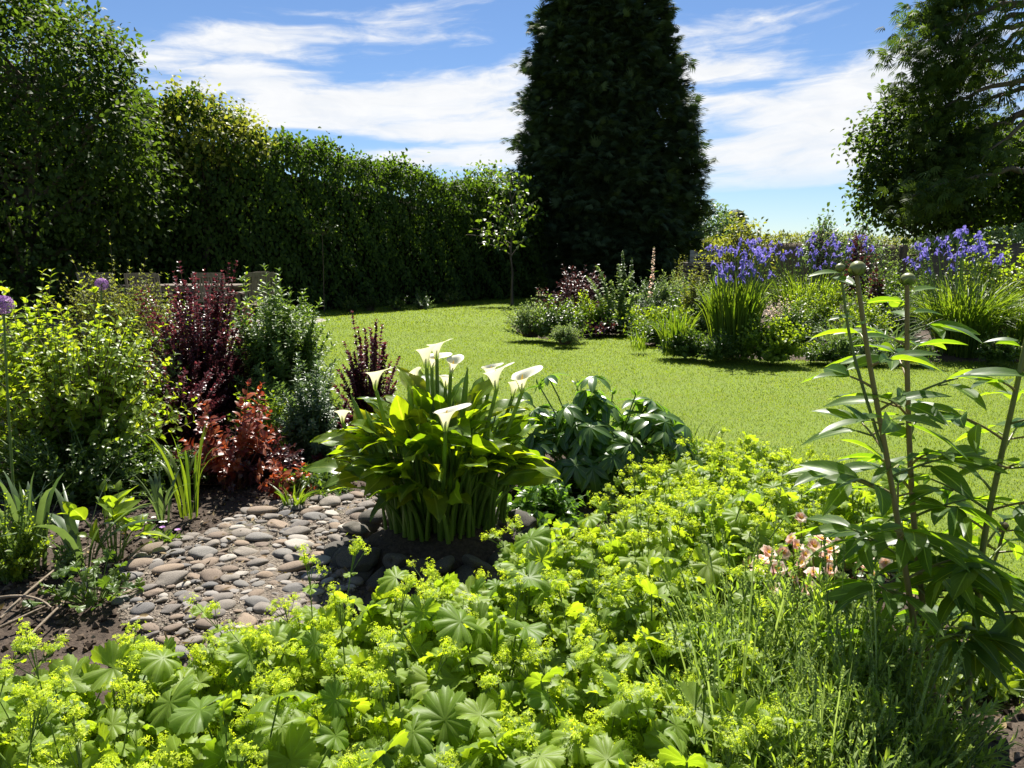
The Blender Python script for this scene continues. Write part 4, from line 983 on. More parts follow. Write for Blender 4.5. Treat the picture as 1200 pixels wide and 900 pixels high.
lbush('silver_perennial', 'grey-green upright stems with whorled narrow leaves before the lance-leaved clump', 368, 4.5, 425, 84, 'greyleaf', 'stem', L_LAN5, .06, 75, 'plant', nodes=18, per=4, t0=.15, ang=70, ry=.25, top=.8, whorl=True)
lbush('lime_perennial', 'shaggy light green foliage behind the red-leaved shrub', 315, 4.7, 450, 80, 'bright', 'stem', L_OV3, .045, 70, 'plant', nodes=8, per=2, t0=.25)
lbush('red_shrub', 'shrub with glowing red and orange young leaves in the left border', 275, 3.95, 436, 112, 'red', 'stem_red', L_OV5, .068, 26, nodes=7, per=2, t0=.55, ry=.24, top=.6, ang=65, shell=.35)
lbush('bronze_shrub', 'dark bronze lower growth under the glowing red leaves', 285, 4.05, 510, 150, 'darkred', 'stem_red', L_OV5, .055, 120, nodes=8, per=2, t0=.25, ry=.28)
lbush('orange_sprig', 'low sprig of orange-red leaves close to the calla lilies', 340, 3.75, 545, 56, 'red', 'stem_red', L_OV5, .055, 12, 'plant', nodes=5, per=2, t0=.5, top=.9)
lbush('underplanting', 'low dark green plants under the silvery stems behind the path', 370, 3.85, 548, 90, 'mid', 'stem', L_LAN5, .07, 80, 'plant', nodes=7, per=2, t0=.2)
lbush('underplanting', 'small shaded leaves between the strap leaves and the red shrub', 205, 3.95, 520, 100, 'mid', 'stem', L_OV5, .05, 90, 'plant', nodes=8, per=2, t0=.2)
def lclump(name, label, px, py, ytop, n, w, spread, mat='strap', droop=.3, base=.04, fold=.2):
    b = gr(px, py, .04); h = at(px, ytop, b[1])[2] - .04
    t = thing(name, label, 'plant', b); gl = Geo(); strap(gl, n, base, h, spread, w, droop, K=7, fold=fold); gl.build('leaves', M[mat], t, uv=True)
lclump('iris_leaves', 'fan of upright sword leaves standing at the left by the border edge', 42, 668, 545, 16, .032, .14, 'strap_bl')
lclump('iris_leaves', 'fan of long sword leaves, one bent over, near the left edge of the soil', 98, 668, 560, 16, .026, .34, 'strap_bl', .6)
lclump('iris_leaves', 'thin upright strap leaves in front of the red shrub', 222, 606, 498, 14, .016, .2)
lclump('iris_leaves', 'short fan of grey-green blades left of the thin strap leaves', 192, 612, 548, 12, .02, .18, 'strap_bl')
lclump('grass_tuft', 'small grassy tuft at the back edge of the cobbles', 345, 600, 565, 34, .012, .14)
lbush('broad_leaf_plant', 'young plant with upright paddle leaves glowing at the soil edge', 128, 2.95, 575, 70, 'bright', 'stem', L_OV7, .13, 11, 'plant', nodes=2, per=1, t0=.7, ang=25, top=1.4)
lbush('weedy_plant', 'fine yellow-green sprawling weed at the far left edge', 8, 2.75, 590, 90, 'bright', 'stem', L_OV3, .03, 70, 'plant', nodes=10, per=2, t0=.2)
lbush('weedy_plant', 'small sprig of pale leaves between the two fans of sword leaves', 70, 2.8, 640, 36, 'silver', 'stem', L_OV3, .03, 20, 'plant', nodes=7, per=2, t0=.2)
def round_tpl(lobes=9, seed=0, seg=72, rings=4, pleat=.12, depth=.22, notch=.25, cup=.10, teeth=.045):
    """round pleated leaf with toothed lobes, stalk at the origin"""
    rr_ = np.random.default_rng(seed); k1, k2, k3, k4 = rr_.random(4) * 6.28; ar = .05 + .06 * rr_.random(); az2 = .05 + .06 * rr_.random()
    v, uv = [(0, 0, 0)], [(.5, 0)]
    A = np.linspace(-math.pi + notch, math.pi - notch, seg + 1)
    for r in range(1, rings + 1):
        u = r / rings
        for i, a in enumerate(A):
            ph = (a + math.pi - notch) / (2 * math.pi - 2 * notch) * lobes * math.pi
            lob = abs(math.sin(ph)) ** .7
            rad = .5 * (1 - depth * u ** 2 * (1 - lob)) * (1 + (teeth if i % 2 else -teeth) * (r == rings))
            rad *= 1 + ar * math.sin(2 * a + k1) + ar * .7 * math.sin(3 * a + k2)
            z = az2 * u * u * math.sin(2 * a + k3) + az2 * .6 * u ** 3 * math.sin(5 * a + k4) + pleat * .5 * u ** 1.2 * (lob - .6) + cup * .5 * u ** 1.5 - .09 * u ** 4
            v.append((math.sin(a) * rad * u, math.cos(a) * rad * u, z)); uv.append((abs((ph % math.pi) / (math.pi / 2) - 1), u))
    f = []
    k = seg + 1
    for i in range(seg): f.append((0, 1 + i + 1, 1 + i))
    for r in range(rings - 1):
        for i in range(seg):
            a, b = 1 + r * k + i, 1 + r * k + i + 1
            f += [(a, b, b + k), (a, b + k, a + k)]
    return Tpl(v, f, uv)
ROUNDS = [round_tpl(seed=i, cup=c_) for i, c_ in enumerate((.10, -.10, .25, .02))]
ROUND = ROUNDS[0]
ROUND_LO = round_tpl(7, 5, 28, 2)
def mantle(label, loc, rx, h, nleaf, nfl, group, name='ladys_mantle', lo=False, size=.10, link=True, deep=False):
    """lady's mantle: round pleated leaves on slender stalks, lime froth of flowers above"""
    t = thing(name, label, 'plant', loc, 0, group)
    gl, gs, gf = Geo(), Geo(), Geo()
    n = nleaf; p = dome(n, rx, rx, h * .82, .18, .25, 1.0)
    base = p * np.array([.22, .22, 0]) + rng.normal(size=(n, 3)) * np.array([.03, .03, 0])
    mid_ = (base + p) * .5 + np.array([0, 0, .04]) ; tubes(gs, bez(base, mid_, p, 5), np.full((n, 5), .0022), 4)
    o = p * np.array([1, 1, 0]); o = nrm(o + rng.normal(size=o.shape) * .05)
    nv = nrm(o * (.25 + .5 * rng.random((n, 1))) + np.array([0, 0, 1.]) + rng.normal(size=(n, 3)) * .38)
    d = nrm(o + rng.normal(size=(n, 3)) * .6)
    MM = frames(d, nv, size * (.5 + .8 * rng.random(n) ** 1.2))
    for k in range(4): gl.inst(ROUNDS[k], MM[k::4], p[k::4])
    # flower stems with small leaves and froth
    q = dome(nfl, rx * 1.12, rx * 1.12, h * 1.08, .45, .55, 1.3); qb = q * np.array([.25, .25, 0])
    P = bez(qb, qb * .5 + q * .5 + np.array([0, 0, .06]), q, 7); tubes(gs, P, np.full((nfl, 7), .0016) * np.linspace(1.2, .7, 7), 4)
    kk = 3; c = np.concatenate([P[:, 4], P[:, 5], P[:, 6]]); m = len(c)
    gl.inst(ROUND_LO, frames(rdir(m) * np.array([1, 1, .3]), np.array([0, 0, 1.]) + rng.normal(size=(m, 3)) * .35, .046 * (.6 + .8 * rng.random(m))), c, rng.random(m) * .4 + .6)
    # froth: umbels of star florets
    nu = 5; nfz = 22
    cu = np.repeat(q, nu, 0) + rng.normal(size=(nfl * nu, 3)) * np.array([.017, .017, .012]) + np.array([0, 0, .01])
    tubes(gs, np.stack([np.repeat(P[:, 5], nu, 0), (np.repeat(P[:, 5], nu, 0) + cu) * .5, cu], 1), np.full((len(cu), 3), .0009), 3)
    cf = np.repeat(cu, nfz, 0) + rng.normal(size=(len(cu) * nfz, 3)) * np.array([.0075, .0075, .0055]); nn = nrm(cf - np.repeat(cu, nfz, 0) + np.array([0, 0, .006]))
    star = []; sf = []
    for k in range(4):
        a = k * math.pi / 2; b0 = len(star); star += [(0, 0, 0), (math.cos(a - .45) * .6, math.sin(a - .45) * .6, .12), (math.cos(a) * 1, math.sin(a) * 1, .22), (math.cos(a + .45) * .6, math.sin(a + .45) * .6, .12)]; sf += [(b0, b0 + 1, b0 + 2), (b0, b0 + 2, b0 + 3)]
    gf.inst(Tpl(star, sf), frames(np.cross(nn, rdir(len(cf))), nn, (.0052 if not lo else .0085) * (.7 + .6 * rng.random(len(cf)))), cf)
    gl.build('leaves', M['alch'], t, uv=True); gs.build('stalks', M['stem'], t); gf.build('flower_froth', M['froth'], t)
    return t
b = gr(112, 708, .04)
t = thing('geranium_clump', 'small low clump of lobed leaves on bare soil left of the cobbles', 'plant', b); gl, gs = Geo(), Geo()
n = 46; p = dome(n, .17, .13, .16, .2, .4); tubes(gs, bez(p * np.array([.2, .2, 0]), p * .6, p, 4), np.full((n, 4), .002), 4)
gl.inst(ROUND, frames(rdir(n), np.array([0, -.2, 1.]) + rng.normal(size=(n, 3)) * .4, .05 * (.6 + .7 * rng.random(n))), p); gl.build('leaves', M['mid'], t, uv=True); gs.build('stalks', M['stem'], t)
# alliums
def allium(label, px, d, ytop, dia):
    b = np.array([at(px, 500, d)[0], d, .04]); e = at(px, ytop, d) - b
    t = thing('allium', label, 'flower', b, 0, 'purple alliums in the left border'); gs, gf, gl = Geo(), Geo(), Geo()
    tubes(gs, bez(np.zeros((1, 3)), np.array([[.02, 0, e[2] * .5]]), e[None], 9)[0], np.linspace(.006, .0042, 9), 6)
    n = 150; dirs = rdir(n); c = e + dirs * dia * .42
    tubes(gs, np.stack([np.repeat(e[None], n, 0), c], 1), np.full((n, 2), .0005), 3)
    pet = leaf_tpl(2, .14, .8, .8, .1, .1)
    for k in range(5):
        s1 = nrm(np.cross(dirs, rdir(n))); gf.inst(pet, frames(s1 + dirs * .35, dirs, dia * .16), c)
    strap(gl, 6, .02, .3, .25, .03, .7, K=7)
    gs.build('stem', M['stem'], t); gf.build('flower_head', M['allium'], t); gl.build('leaves', M['strap_bl'], t, uv=True)
allium('purple allium ball on a tall stem at the very left edge', 4, 3.1, 357, .085)
allium('smaller purple allium ball among the bright leaves, beyond the big left shrub', 119, 4.75, 333, .085)
# small flowers by the path
def floweret(name, label, px, py, mat, n, sz, hh):
    b = gr(px, py, .04); t = thing(name, label, 'flower', b); gl, gs, gf = Geo(), Geo(), Geo()
    k = 26; p = dome(k, .09, .07, .06); gl.inst(L_OV3, frames(p + np.array([0, 0, .03]), np.array([0, 0, 1.]) + rng.normal(size=(k, 3)) * .3, .035), p * .5)
    q = np.c_[rng.normal(size=(n, 2)) * .03, hh * (.8 + .4 * rng.random(n))]; tubes(gs, bez(q * np.array([.3, .3, 0]), q * np.array([.6, .6, .6]), q, 4), np.full((n, 4), .0014), 4)
    for a in range(5):
        dd = np.array([math.cos(a * 1.257), math.sin(a * 1.257), .25]); gf.inst(L_RND, frames(np.repeat(dd[None], n, 0), np.array([0, -.3, 1.]) + np.zeros((n, 3)), sz), q)
    gl.build('leaves', M['mid'], t); gs.build('stalks', M['stem'], t); gf.build('petals', M[mat], t)
floweret('pink_flower', 'tiny magenta flower at the dark edge of the border beside the cobbles', 201, 640, 'allium', 2, .014, .09)
floweret('white_flower', 'tiny white flower just left of the magenta one by the cobbles', 187, 634, 'white', 4, .012, .10)
# white plant label stuck in the soil
g = Geo(); b = gr(98, 705, .03); V = [(-.008, 0, -.05), (.008, 0, -.05), (.008, .002, .13), (-.008, .002, .13), (-.008, .004, -.05), (.008, .004, -.05), (.008, .006, .13), (-.008, .006, .13), (0, .003, .145)]
g.raw(V, [(0, 1, 2), (0, 2, 3), (4, 6, 5), (4, 7, 6), (0, 3, 7), (0, 7, 4), (1, 5, 6), (1, 6, 2), (2, 6, 8), (6, 7, 8), (7, 3, 8), (3, 2, 8)])
o = g.build('plant_label', plain('label_plastic', (.55, .57, .58), (.65, .67, .68), 10, .5, .4, 0), smooth=False); o.location = b; o.rotation_euler = (.12, .12, .4); tag(o, 'narrow white plastic plant label stuck in the soil', 'plant label')
# dry stalks lying on the soil
g = Geo(); k = 0
tw = []
for (x0, y0, x1, y1) in [(0, 725, 105, 640), (0, 735, 95, 690), (20, 760, 110, 672), (60, 700, 150, 690), (150, 655, 175, 635), (0, 700, 60, 712)]:
    a, b = gr(x0, y0, .07), gr(x1, y1, .10); g = Geo()
    P = bez(a[None], ((a + b) / 2 + np.array([rng.normal() * .03, rng.normal() * .03, .02]))[None], b[None], 8)[0]; c0 = P[0].copy()
    tubes(g, P - c0, np.linspace(.006, .003, 8), 5); o = g.build('dry_stalk', M['twig']); o.location = c0
    tag(o, 'withered brown flower stalk lying on the bare soil at the left', 'stalk', 'dry stalks on the soil')
# ------------------------------------------------------------------ cobbles of the path and the ring of rocks
def stone_mat(name, c1, c2):
    m = new_mat(name); n1 = noise(objc(), 18, 5, .6); n2 = noise(objc(), 90, 4, .7)
    c = mixc(sstep(n1, .35, .65), c1, c2); c = mixc(mth('MULTIPLY', sstep(n2, .6, .75), .5), c, tuple(x * .55 for x in c1))
    rd = nd('ShaderNodeObjectInfo').outputs['Random']; c = mixc(1.0, c, mixc(rd, (.75, .75, .77), (1.2, 1.18, 1.12)), 'MULTIPLY')
    finish(bsdf(c, .78, .3, bump(mth('ADD', n1, n2), .45, .006))); return m
ST = [('grey', stone_mat('stone_grey', (.13, .115, .10), (.225, .20, .175))), ('brown', stone_mat('stone_brown', (.145, .11, .082), (.245, .19, .145))), ('dark', stone_mat('stone_dark', (.11, .105, .10), (.19, .18, .17))), ('pale', stone_mat('stone_pale', (.25, .23, .205), (.36, .33, .295)))]
def rock_mesh(seed, sub=3, rough=.16, flat=.55, ang=0.0):
    bm = bmesh.new(); bmesh.ops.create_icosphere(bm, subdivisions=sub, radius=1)
    r = np.random.default_rng(seed); D = nrm(r.normal(size=(9, 3))); A = r.random(9) * rough; Ph = r.random(9) * 6
    cuts = nrm(r.normal(size=(7, 3))); cd = .72 + .25 * r.random(7)
    for v in bm.verts:
        p = np.array(v.co); f = 1 + sum(a * math.sin(2.2 * (p @ d) + ph) for d, a, ph in zip(D, A, Ph)) * .5
        q = p * f
        if ang:
            for cdir, c in zip(cuts, cd):
                h = q @ cdir
                if h > c: q = q - cdir * (h - c) * ang
        v.co = Vector((q[0], q[1], q[2] * flat))
    me = bpy.data.meshes.new('stone'); bm.to_mesh(me); bm.free()
    for p in me.polygons: p.use_smooth = True
    return me
COB = {k: [rock_mesh(100 + 17 * i + j, 3, .34, .55, .9 if j % 2 == 0 else .4) for j in range(4)] for i, (k, _) in enumerate(ST)}
for k, mm in ST:
    for me in COB[k]: me.materials.append(mm)
RC = np.array([*gr(512, 640, .12)[:2]]); RC[1] += .12
RING = (.41, .34)
def ring_q(x, y): return math.hypot((x - RC[0]) / RING[0], (y - RC[1]) / RING[1])
placed = []
r_ = random.Random(5)
tries = 0
P = np.array(PATH); x0, y0 = P.min(0); x1, y1 = P.max(0)
SPECIAL = {(345, 667): ('brown', .054, .042, 'large round pinkish-brown cobble near the rock ring'), (197, 669): ('brown', .05, .032, 'flat tan cobble at the left edge of the path')}
for (px, py), (k, a, b2, lab) in SPECIAL.items():
    q = gr(px, py, .07); placed.append((q[0], q[1], a, b2, k, lab))
while tries < 40000 and len(placed) < 285:
    tries += 1
    x, y = r_.uniform(x0, x1), r_.uniform(y0, y1); a = r_.choice([.020, .026, .034, .040, .046, .052, .060]); b2 = a * r_.uniform(.62, .9)
    if poly_dist(PATH, np.array([x]), np.array([y]))[0] < .01 or ring_q(x, y) < 1.12: continue
    if any(math.hypot((x - o[0]) / 1.0, (y - o[1]) / .78) < (a + o[2]) * .93 for o in placed): continue
    placed.append((x, y, a, b2, r_.choices(['grey', 'brown', 'dark', 'pale'], [5, 4, 2.2, 1.5])[0], None))
LAB = {'grey': 'rounded grey cobble set in the garden path', 'brown': 'rounded brown cobble set in the garden path', 'dark': 'dark slate-grey cobble set in the garden path', 'pale': 'pale near-white cobble set in the garden path'}
for (x, y, a, b2, k, lab) in placed:
    o = bpy.data.objects.new('cobble', r_.choice(COB[k])); COL.objects.link(o)
    D_ = poly_dist(PATH, np.array([x]), np.array([y]))[0]
    o.location = (x, y, .048 + min(max(D_, 0) * .2, .022) + (a + b2) * .36 * .55 * r_.uniform(.25, .6)); o.scale = (a, b2, (a + b2) * .36); o.rotation_euler = (r_.gauss(0, .12), r_.gauss(0, .12), r_.gauss(0, .5))
    tag(o, lab or LAB[k], 'cobble', None if lab else k + ' cobbles set in the garden path')
ROCK = [rock_mesh(300 + j, 4, .45, .8, .95) for j in range(5)]
rockm = stone_mat('rock_grey', (.045, .04, .033), (.11, .10, .082))
for me in ROCK: me.materials.append(rockm)
for course, (n, z, sc_) in enumerate([(24, .045, .86), (24, .11, .70)]):
    for i in range(n):
        a = (i + .5 * course) / n * 6.283 + r_.gauss(0, .05); f = 1.0 - .07 * course
        o = bpy.data.objects.new('edging_rock', r_.choice(ROCK)); COL.objects.link(o); s = r_.uniform(.060, .085) * sc_
        o.location = (RC[0] + math.cos(a) * RING[0] * f, RC[1] + math.sin(a) * RING[1] * f, z + r_.gauss(0, .01)); o.scale = (s * 1.1, s * .95, s * .85); o.rotation_euler = (r_.gauss(0, .4), r_.gauss(0, .4), r_.random() * 6.28)
        tag(o, 'rough lichened rock in the ring of the raised bed under the calla lilies', 'rock', 'rocks ringing the raised calla lily bed')
poly = [(RC[0] + math.cos(a) * RING[0] * .80, RC[1] + math.sin(a) * RING[1] * .80) for a in np.linspace(0, 6.283, 25)[:-1]]
sheet('soil_mound', poly, .03, lambda X, Y, D: .095 + np.clip(D * .6, -.08, .08) + vnoise(X, Y, 14, 6) * .012, M['soil'])
# ------------------------------------------------------------------ crumbs of soil and grit
def crumbs(name, poly, dens, size, mat, n, z0, ymax=6.0):
    g = Geo(); P = np.array(poly); x0, y0 = P.min(0); x1, y1 = P.max(0)
    x = rng.uniform(max(x0, -3.2), min(x1, 2.6), n); y = rng.uniform(max(y0, .9), min(y1, ymax), n)
    D = poly_dist(poly, x, y); ok = D > .0; x, y, D = x[ok], y[ok], D[ok]; n = len(x)
    oc = Tpl([(1, 0, 0), (0, 1, 0), (-1, 0, 0), (0, -1, 0), (0, 0, .8), (0, 0, -.6)], [(0, 1, 4), (1, 2, 4), (2, 3, 4), (3, 0, 4), (1, 0, 5), (2, 1, 5), (3, 2, 5), (0, 3, 5)])
    s = size * (.3 + 1.2 * rng.random(n) ** 3)
    g.inst(oc, frames(rdir(n), rdir(n), s), np.stack([x, y, z0(x, y, D) + s * .25], -1))
    return struct(g.build(name, mat, smooth=False), None, 'stuff')
m = new_mat('soil_crumb'); t_ = attr('tint'); c = mixc(sstep(t_, 0., .8), (.028, .02, .015), (.10, .075, .055)); c = mixc(sstep(t_, .9, .97), c, (.28, .23, .17)); finish(bsdf(c, .95, .1)); M['crumb'] = m
m = new_mat('path_chip'); t_ = attr('tint'); c = mixc(t_, (.12, .095, .075), (.36, .31, .25)); finish(bsdf(c, .9, .2)); M['chip'] = m
crumbs('soil_crumbs', BED_NEAR, 0, .013, M['crumb'], 42000, soilh)
crumbs('path_grit', PATH, 0, .006, M['chip'], 14000, lambda X, Y, D: .048 + np.clip(D * .2, -.3, .022))
g = Geo(); n = 1500; x = rng.uniform(-2.4, 1.6, n); y = rng.uniform(1.2, 5, n)
ok = (poly_dist(BED_NEAR, x, y) > .02); x, y = x[ok], y[ok]; n = len(x); dp = poly_dist(PATH, x, y)
z = np.where(dp > 0, .085, soilh(x, y, poly_dist(BED_NEAR, x, y)) + .012)
g.inst(leaf_tpl(3, .24, .8, .9, .5, -.3), frames(nrm(rng.normal(size=(n, 3)) * np.array([1, 1, .2])), np.array([0, 0, 1.]) + rng.normal(size=(n, 3)) * .5, .026 * (.4 + .9 * rng.random(n))), np.stack([x, y, z], -1))
M['litter'] = leaf('dead_leaf', (.11, .075, .045), (.24, .18, .10), tf=.15, rough=.8, spec=.1)
struct(g.build('leaf_litter', M['litter']), None, 'stuff')
# ------------------------------------------------------------------ calla lilies
def calla_leaf():
    v, uv = [], []; n, c = 12, 7
    for i in range(n + 1):
        t = i / n
        w = .30 * (math.sin(math.pi * min(1, (t * .80 + .20)) ** .95)) ** .85 * (1 if t > .001 else .9)
        if t >= .999: w = .004
        for j in range(c):
            s = j / (c - 1) * 2 - 1
            back = -.20 * (1 - t) ** 4 * abs(s) ** 1.5          # the two lobes at the base
            y = t + back; x = s * w * (1.0 + .05 * math.sin(t * 19 + s))
            z = .30 * abs(x) ** 1.2 - .28 * t ** 2.2 + .035 * math.sin(t * 13 + 2.5 * s) * abs(s)
            v.append((x, y, z)); uv.append((s, t))
    return Tpl(v, grid_faces(n + 1, c), uv)
CLF = calla_leaf()
def spathe(open_=1.0):
    """white funnel with flared rim and pointed tip (along +y), axis z"""
    v, T = [], []; K, C = 13, 29
    for i in range(K):
        t = i / (K - 1)
        for j in range(C):
            a = (j / (C - 1) * 2 - 1) * math.pi * 1.06
            tip = ((1 + math.cos(a)) / 2) ** 2.2
            h = .105 * t ** .9 * (1 - .30 * (1 - tip)) + .012 * t
            r = .008 + .016 * t + .021 * open_ * t ** 3.0 * (1 + .2 * math.sin(a * 3)) + (.0025 * (a / math.pi) if True else 0)
            lean = .040 * tip * t ** 4 * open_
            z = h - .010 * max(0, t - .75) / .25 * (1 - tip) * open_ - .012 * tip * t ** 8
            v.append((math.sin(a) * r, math.cos(a) * r + lean, z)); T.append(t)
    f = grid_faces(K, C)
    g = Geo(); g.raw(v, f, np.array([T[q[0]] for q in f])); return g
m = new_mat('calla_spathe'); tt = attr('tint'); c = mixc(sstep(tt, .0, .42), (.30, .42, .06), (.76, .74, .62)); b_ = bsdf(c, .45, .35); tl = nd('ShaderNodeBsdfTranslucent'); setin(tl, 0, mixc(1.0, c, (1.0, 1.0, .72), 'MULTIPLY')); mx = nd('ShaderNodeMixShader'); setin(mx, 0, .45); setin(mx, 1, b_); setin(mx, 2, tl.outputs[0]); finish(mx.outputs[0]); M['spathe'] = m
SPA = [spathe(o).build('flower', M['spathe']) for o in (1.0, 1.25, .75)]
g = Geo(); tubes(g, np.array([[0, 0, .02], [0, 0, .045], [0, .003, .07], [0, .006, .082]]), np.array([.004, .0048, .004, .001]), 8); SPX = g.build('spadix', M['yellow'])
for o in SPA + [SPX]: COL.objects.unlink(o)
def calla():
    b = np.array([RC[0], RC[1], .165]); t = thing('calla_lily', 'large clump of arum leaves with white calla flowers in the raised stone-edged bed', 'plant', b)
    gl, gs = Geo(), Geo(); n = 250
    az_ = rng.random(n) * 6.283; u = np.linspace(0, 1, n) ** .6
    o = np.stack([np.cos(az_), np.sin(az_), np.zeros(n)], -1)
    p0 = o * np.array([.21, .16, 0]) * (.2 + .8 * u[:, None]) + rng.normal(size=(n, 3)) * np.array([.03, .03, 0])
    rad = (.08 + .26 * u) * (1 + .14 * np.sin(az_ * 2 + 1) + .10 * np.sin(az_ * 3)) * (.8 + .35 * rng.random(n)); z = (.54 - .25 * u ** 1.6) * (.62 + .50 * rng.random(n))
    p2 = o * rad[:, None] * np.array([1, .85, 0]) + np.array([0, 0, 1.]) * z[:, None]
    p1 = p0 * .8 + p2 * .2; p1[:, 2] = z * .62
    P = bez(p0, p1, p2, 8); tubes(gs, P, np.linspace(.0105, .0042, 8)[None] * (.75 + .4 * rng.random((n, 1))), 6)
    d = nrm(o * (.35 + .75 * u[:, None]) + np.array([0, 0, 1.]) * (1.05 - .85 * u[:, None]) + rng.normal(size=(n, 3)) * .28)
    nv = nrm(np.array([0, 0, 1.]) * .75 - o * .55 + rng.normal(size=(n, 3)) * .35)
    gl.inst(CLF, frames(d, nv, .142 * (.65 + .6 * rng.random(n))), p2)
    gl.build('leaves', M['calla'], t, uv=True); gs.build('leaf_stalks', M['calla_st'], t)
    FL = [(440, 432, -.12, 90, 1.0), (402, 478, -.05, 170, .8), (500, 405, -.1, 80, 1.1), (512, 398, .05, 100, 1.0), (506, 412, .1, 60, .9), (528, 418, -.02, 30, .9), (522, 436, .12, 200, .85), (522, 478, -.33, 60, 1.15), (575, 424, .05, 110, 1.0), (582, 430, -.12, 80, 1.15), (612, 434, -.05, 60, 1.1), (601, 444, .1, 130, .9), (490, 430, .15, 150, .7)]
    for i, (px, py, dy, ry, sc) in enumerate(FL):
        e = at(px, py + 24 * sc, b[1] + dy) - b
        f = SPA[i % 3].copy(); COL.objects.link(f); f.parent = t; f.location = e; f.scale = (sc * .86,) * 3; f.rotation_euler = (rng.normal() * .12, rng.normal() * .16, R(-ry))
        s = SPX.copy(); COL.objects.link(s); s.parent = f
        g = Geo(); p0 = np.array([e[0] * .35, e[1] * .5, 0]); q = bez(p0[None], np.array([[e[0] * .75, e[1] * .8, e[2] * .6]]), (e + np.array([0, 0, .004]))[None], 10)[0]
        tubes(g, q, np.linspace(.0105, .0075, 10), 7); fs = g.build('flower_stalk', M['calla_st']); fs.parent = t
    for (px, py) in [(428, 480), (411, 462), (478, 450), (548, 430)]:             # rolled buds
        e = at(px, py, b[1] - .1) - b; g = Geo(); q = bez(np.array([[e[0] * .4, e[1] * .4, 0]]), np.array([[e[0] * .75, e[1] * .8, e[2] * .6]]), e[None], 12)[0]
        tubes(g, q, np.array([.010] * 8 + [.011, .012, .009, .001]), 7); g.build('flower_bud', M['calla_st'], t)
calla()
# ------------------------------------------------------------------ dark palmate shrub behind the calla bed
def palmate():
    b = gr(706, 585, .03); b[1] += .15; t = thing('palmate_shrub', 'dark glossy shrub with drooping palmate leaf rosettes between calla lilies and lawn', 'shrub', b)
    gl, gs = Geo(), Geo(); n = 160
    p = dome(n, .60, .38, .56, .10, .4, .2)
    tubes(gs, bez(p * np.array([.2, .2, 0]), p * np.array([.5, .5, .6]), p, 6), np.full((n, 6), .004), 5)
    o = nrm(p * np.array([1, 1, .5]) + np.array([0, 0, .25]))
    LF = leaf_tpl(6, .17, 1.05, .8, .25, .35, 5)
    for k in range(8):
        ax = nrm(o + rng.normal(size=(n, 3)) * .1); e1 = nrm(np.cross(ax, np.array([0.1, 1, 0.2]))); e2 = np.cross(ax, e1)
        a = k * 2 * math.pi / 8 + rng.normal(size=(n, 1)) * .15
        d = e1 * np.cos(a) + e2 * np.sin(a) - np.array([0, 0, .28]) + ax * .12
        gl.inst(LF, frames(d, ax + np.array([0, 0, .3]), .125 * (.75 + .45 * rng.random(n))), p)
    # a few upright shoots
    q = np.array([at(px, py, b[1] + dd) - b for px, py, dd in ((632, 452, 0), (676, 452, .1), (718, 462, .05), (745, 463, -.05))]); tubes(gs, bez(q * .5, q * .75, q, 5), np.full((4, 5), .004), 5)
    for k in range(5): gl.inst(L_LAN5, frames(rdir(4) * np.array([1, 1, .3]) + np.array([0, 0, .8]), rdir(4), .05), q)
    gl.build('foliage', M['palm'], t, uv=True); gs.build('stems', M['stem'], t)
palmate()
bush('underplanting', 'dark low leaves filling the shade between the raised bed and the palmate shrub', 'plant', (.12, 3.35, .03), .24, .22, M['palm'], M['stem'], L_OV5, .075, 60, nodes=6, per=2, t0=.3)
b = gr(805, 545, .03); t = thing('grass_clump', 'thin seeding grasses on the lawn edge right of the palmate shrub', 'plant', b); gl = Geo(); strap(gl, 70, .16, .30, .16, .005, .4, K=6, fold=0); gl.build('leaves', M['strap'], t)
# ------------------------------------------------------------------ lady's mantle drifts
G1 = "lady's mantle plants massed along the front"; G2 = "lady's mantle plants of the paler mound by the lawn"
LA = "lime green lady's mantle in the broad drift along the front of the picture"; LB = "lady's mantle in the paler mound between the front drift and the lawn"
front = [(-1.0, 1.5), (-.70, 1.58), (-.36, 1.55), (-.06, 1.66), (.22, 1.72), (-1.35, 1.58), (-.86, 1.34), (-.52, 1.32), (-.18, 1.30), (.14, 1.34), (-.62, 1.02), (-.30, 1.0), (.02, 1.02), (.30, 1.06), (-.9, 1.05), (.06, 2.02), (.36, 2.06), (.20, 2.36), (.48, 2.42), (.74, 2.5), (.44, 1.75), (-.24, 1.84), (-.5, 1.76), (-1.62, 1.66), (.36, 1.40)]
var = [mantle(LA, (*front[i], .03), .26, .40 + .03 * (i % 2), 120, 16, G1, size=.105) for i in range(4)]
for i, (x, y) in enumerate(front[4:]):
    sc = rng.uniform(.9, 1.08)
    dup(var[i % 4], (x, y, .03), rng.random() * 6.28, sc, LA, G1)
back = [(.72, 2.95), (.98, 2.98), (1.24, 3.05), (.66, 3.3), (.92, 3.36), (1.18, 3.42), (1.42, 3.4), (.84, 3.7), (1.08, 3.78), (1.34, 3.8), (.56, 2.78), (1.5, 3.05), (.80, 2.72), (1.2, 2.85)]
vb = [mantle(LB, (*back[i], .03), .26, .36, 96, 18, G2, size=.09) for i in range(2)]
for i, (x, y) in enumerate(back[2:]): dup(vb[i % 2], (x, y, .03), rng.random() * 6.28, rng.uniform(.82, .98), LB, G2)
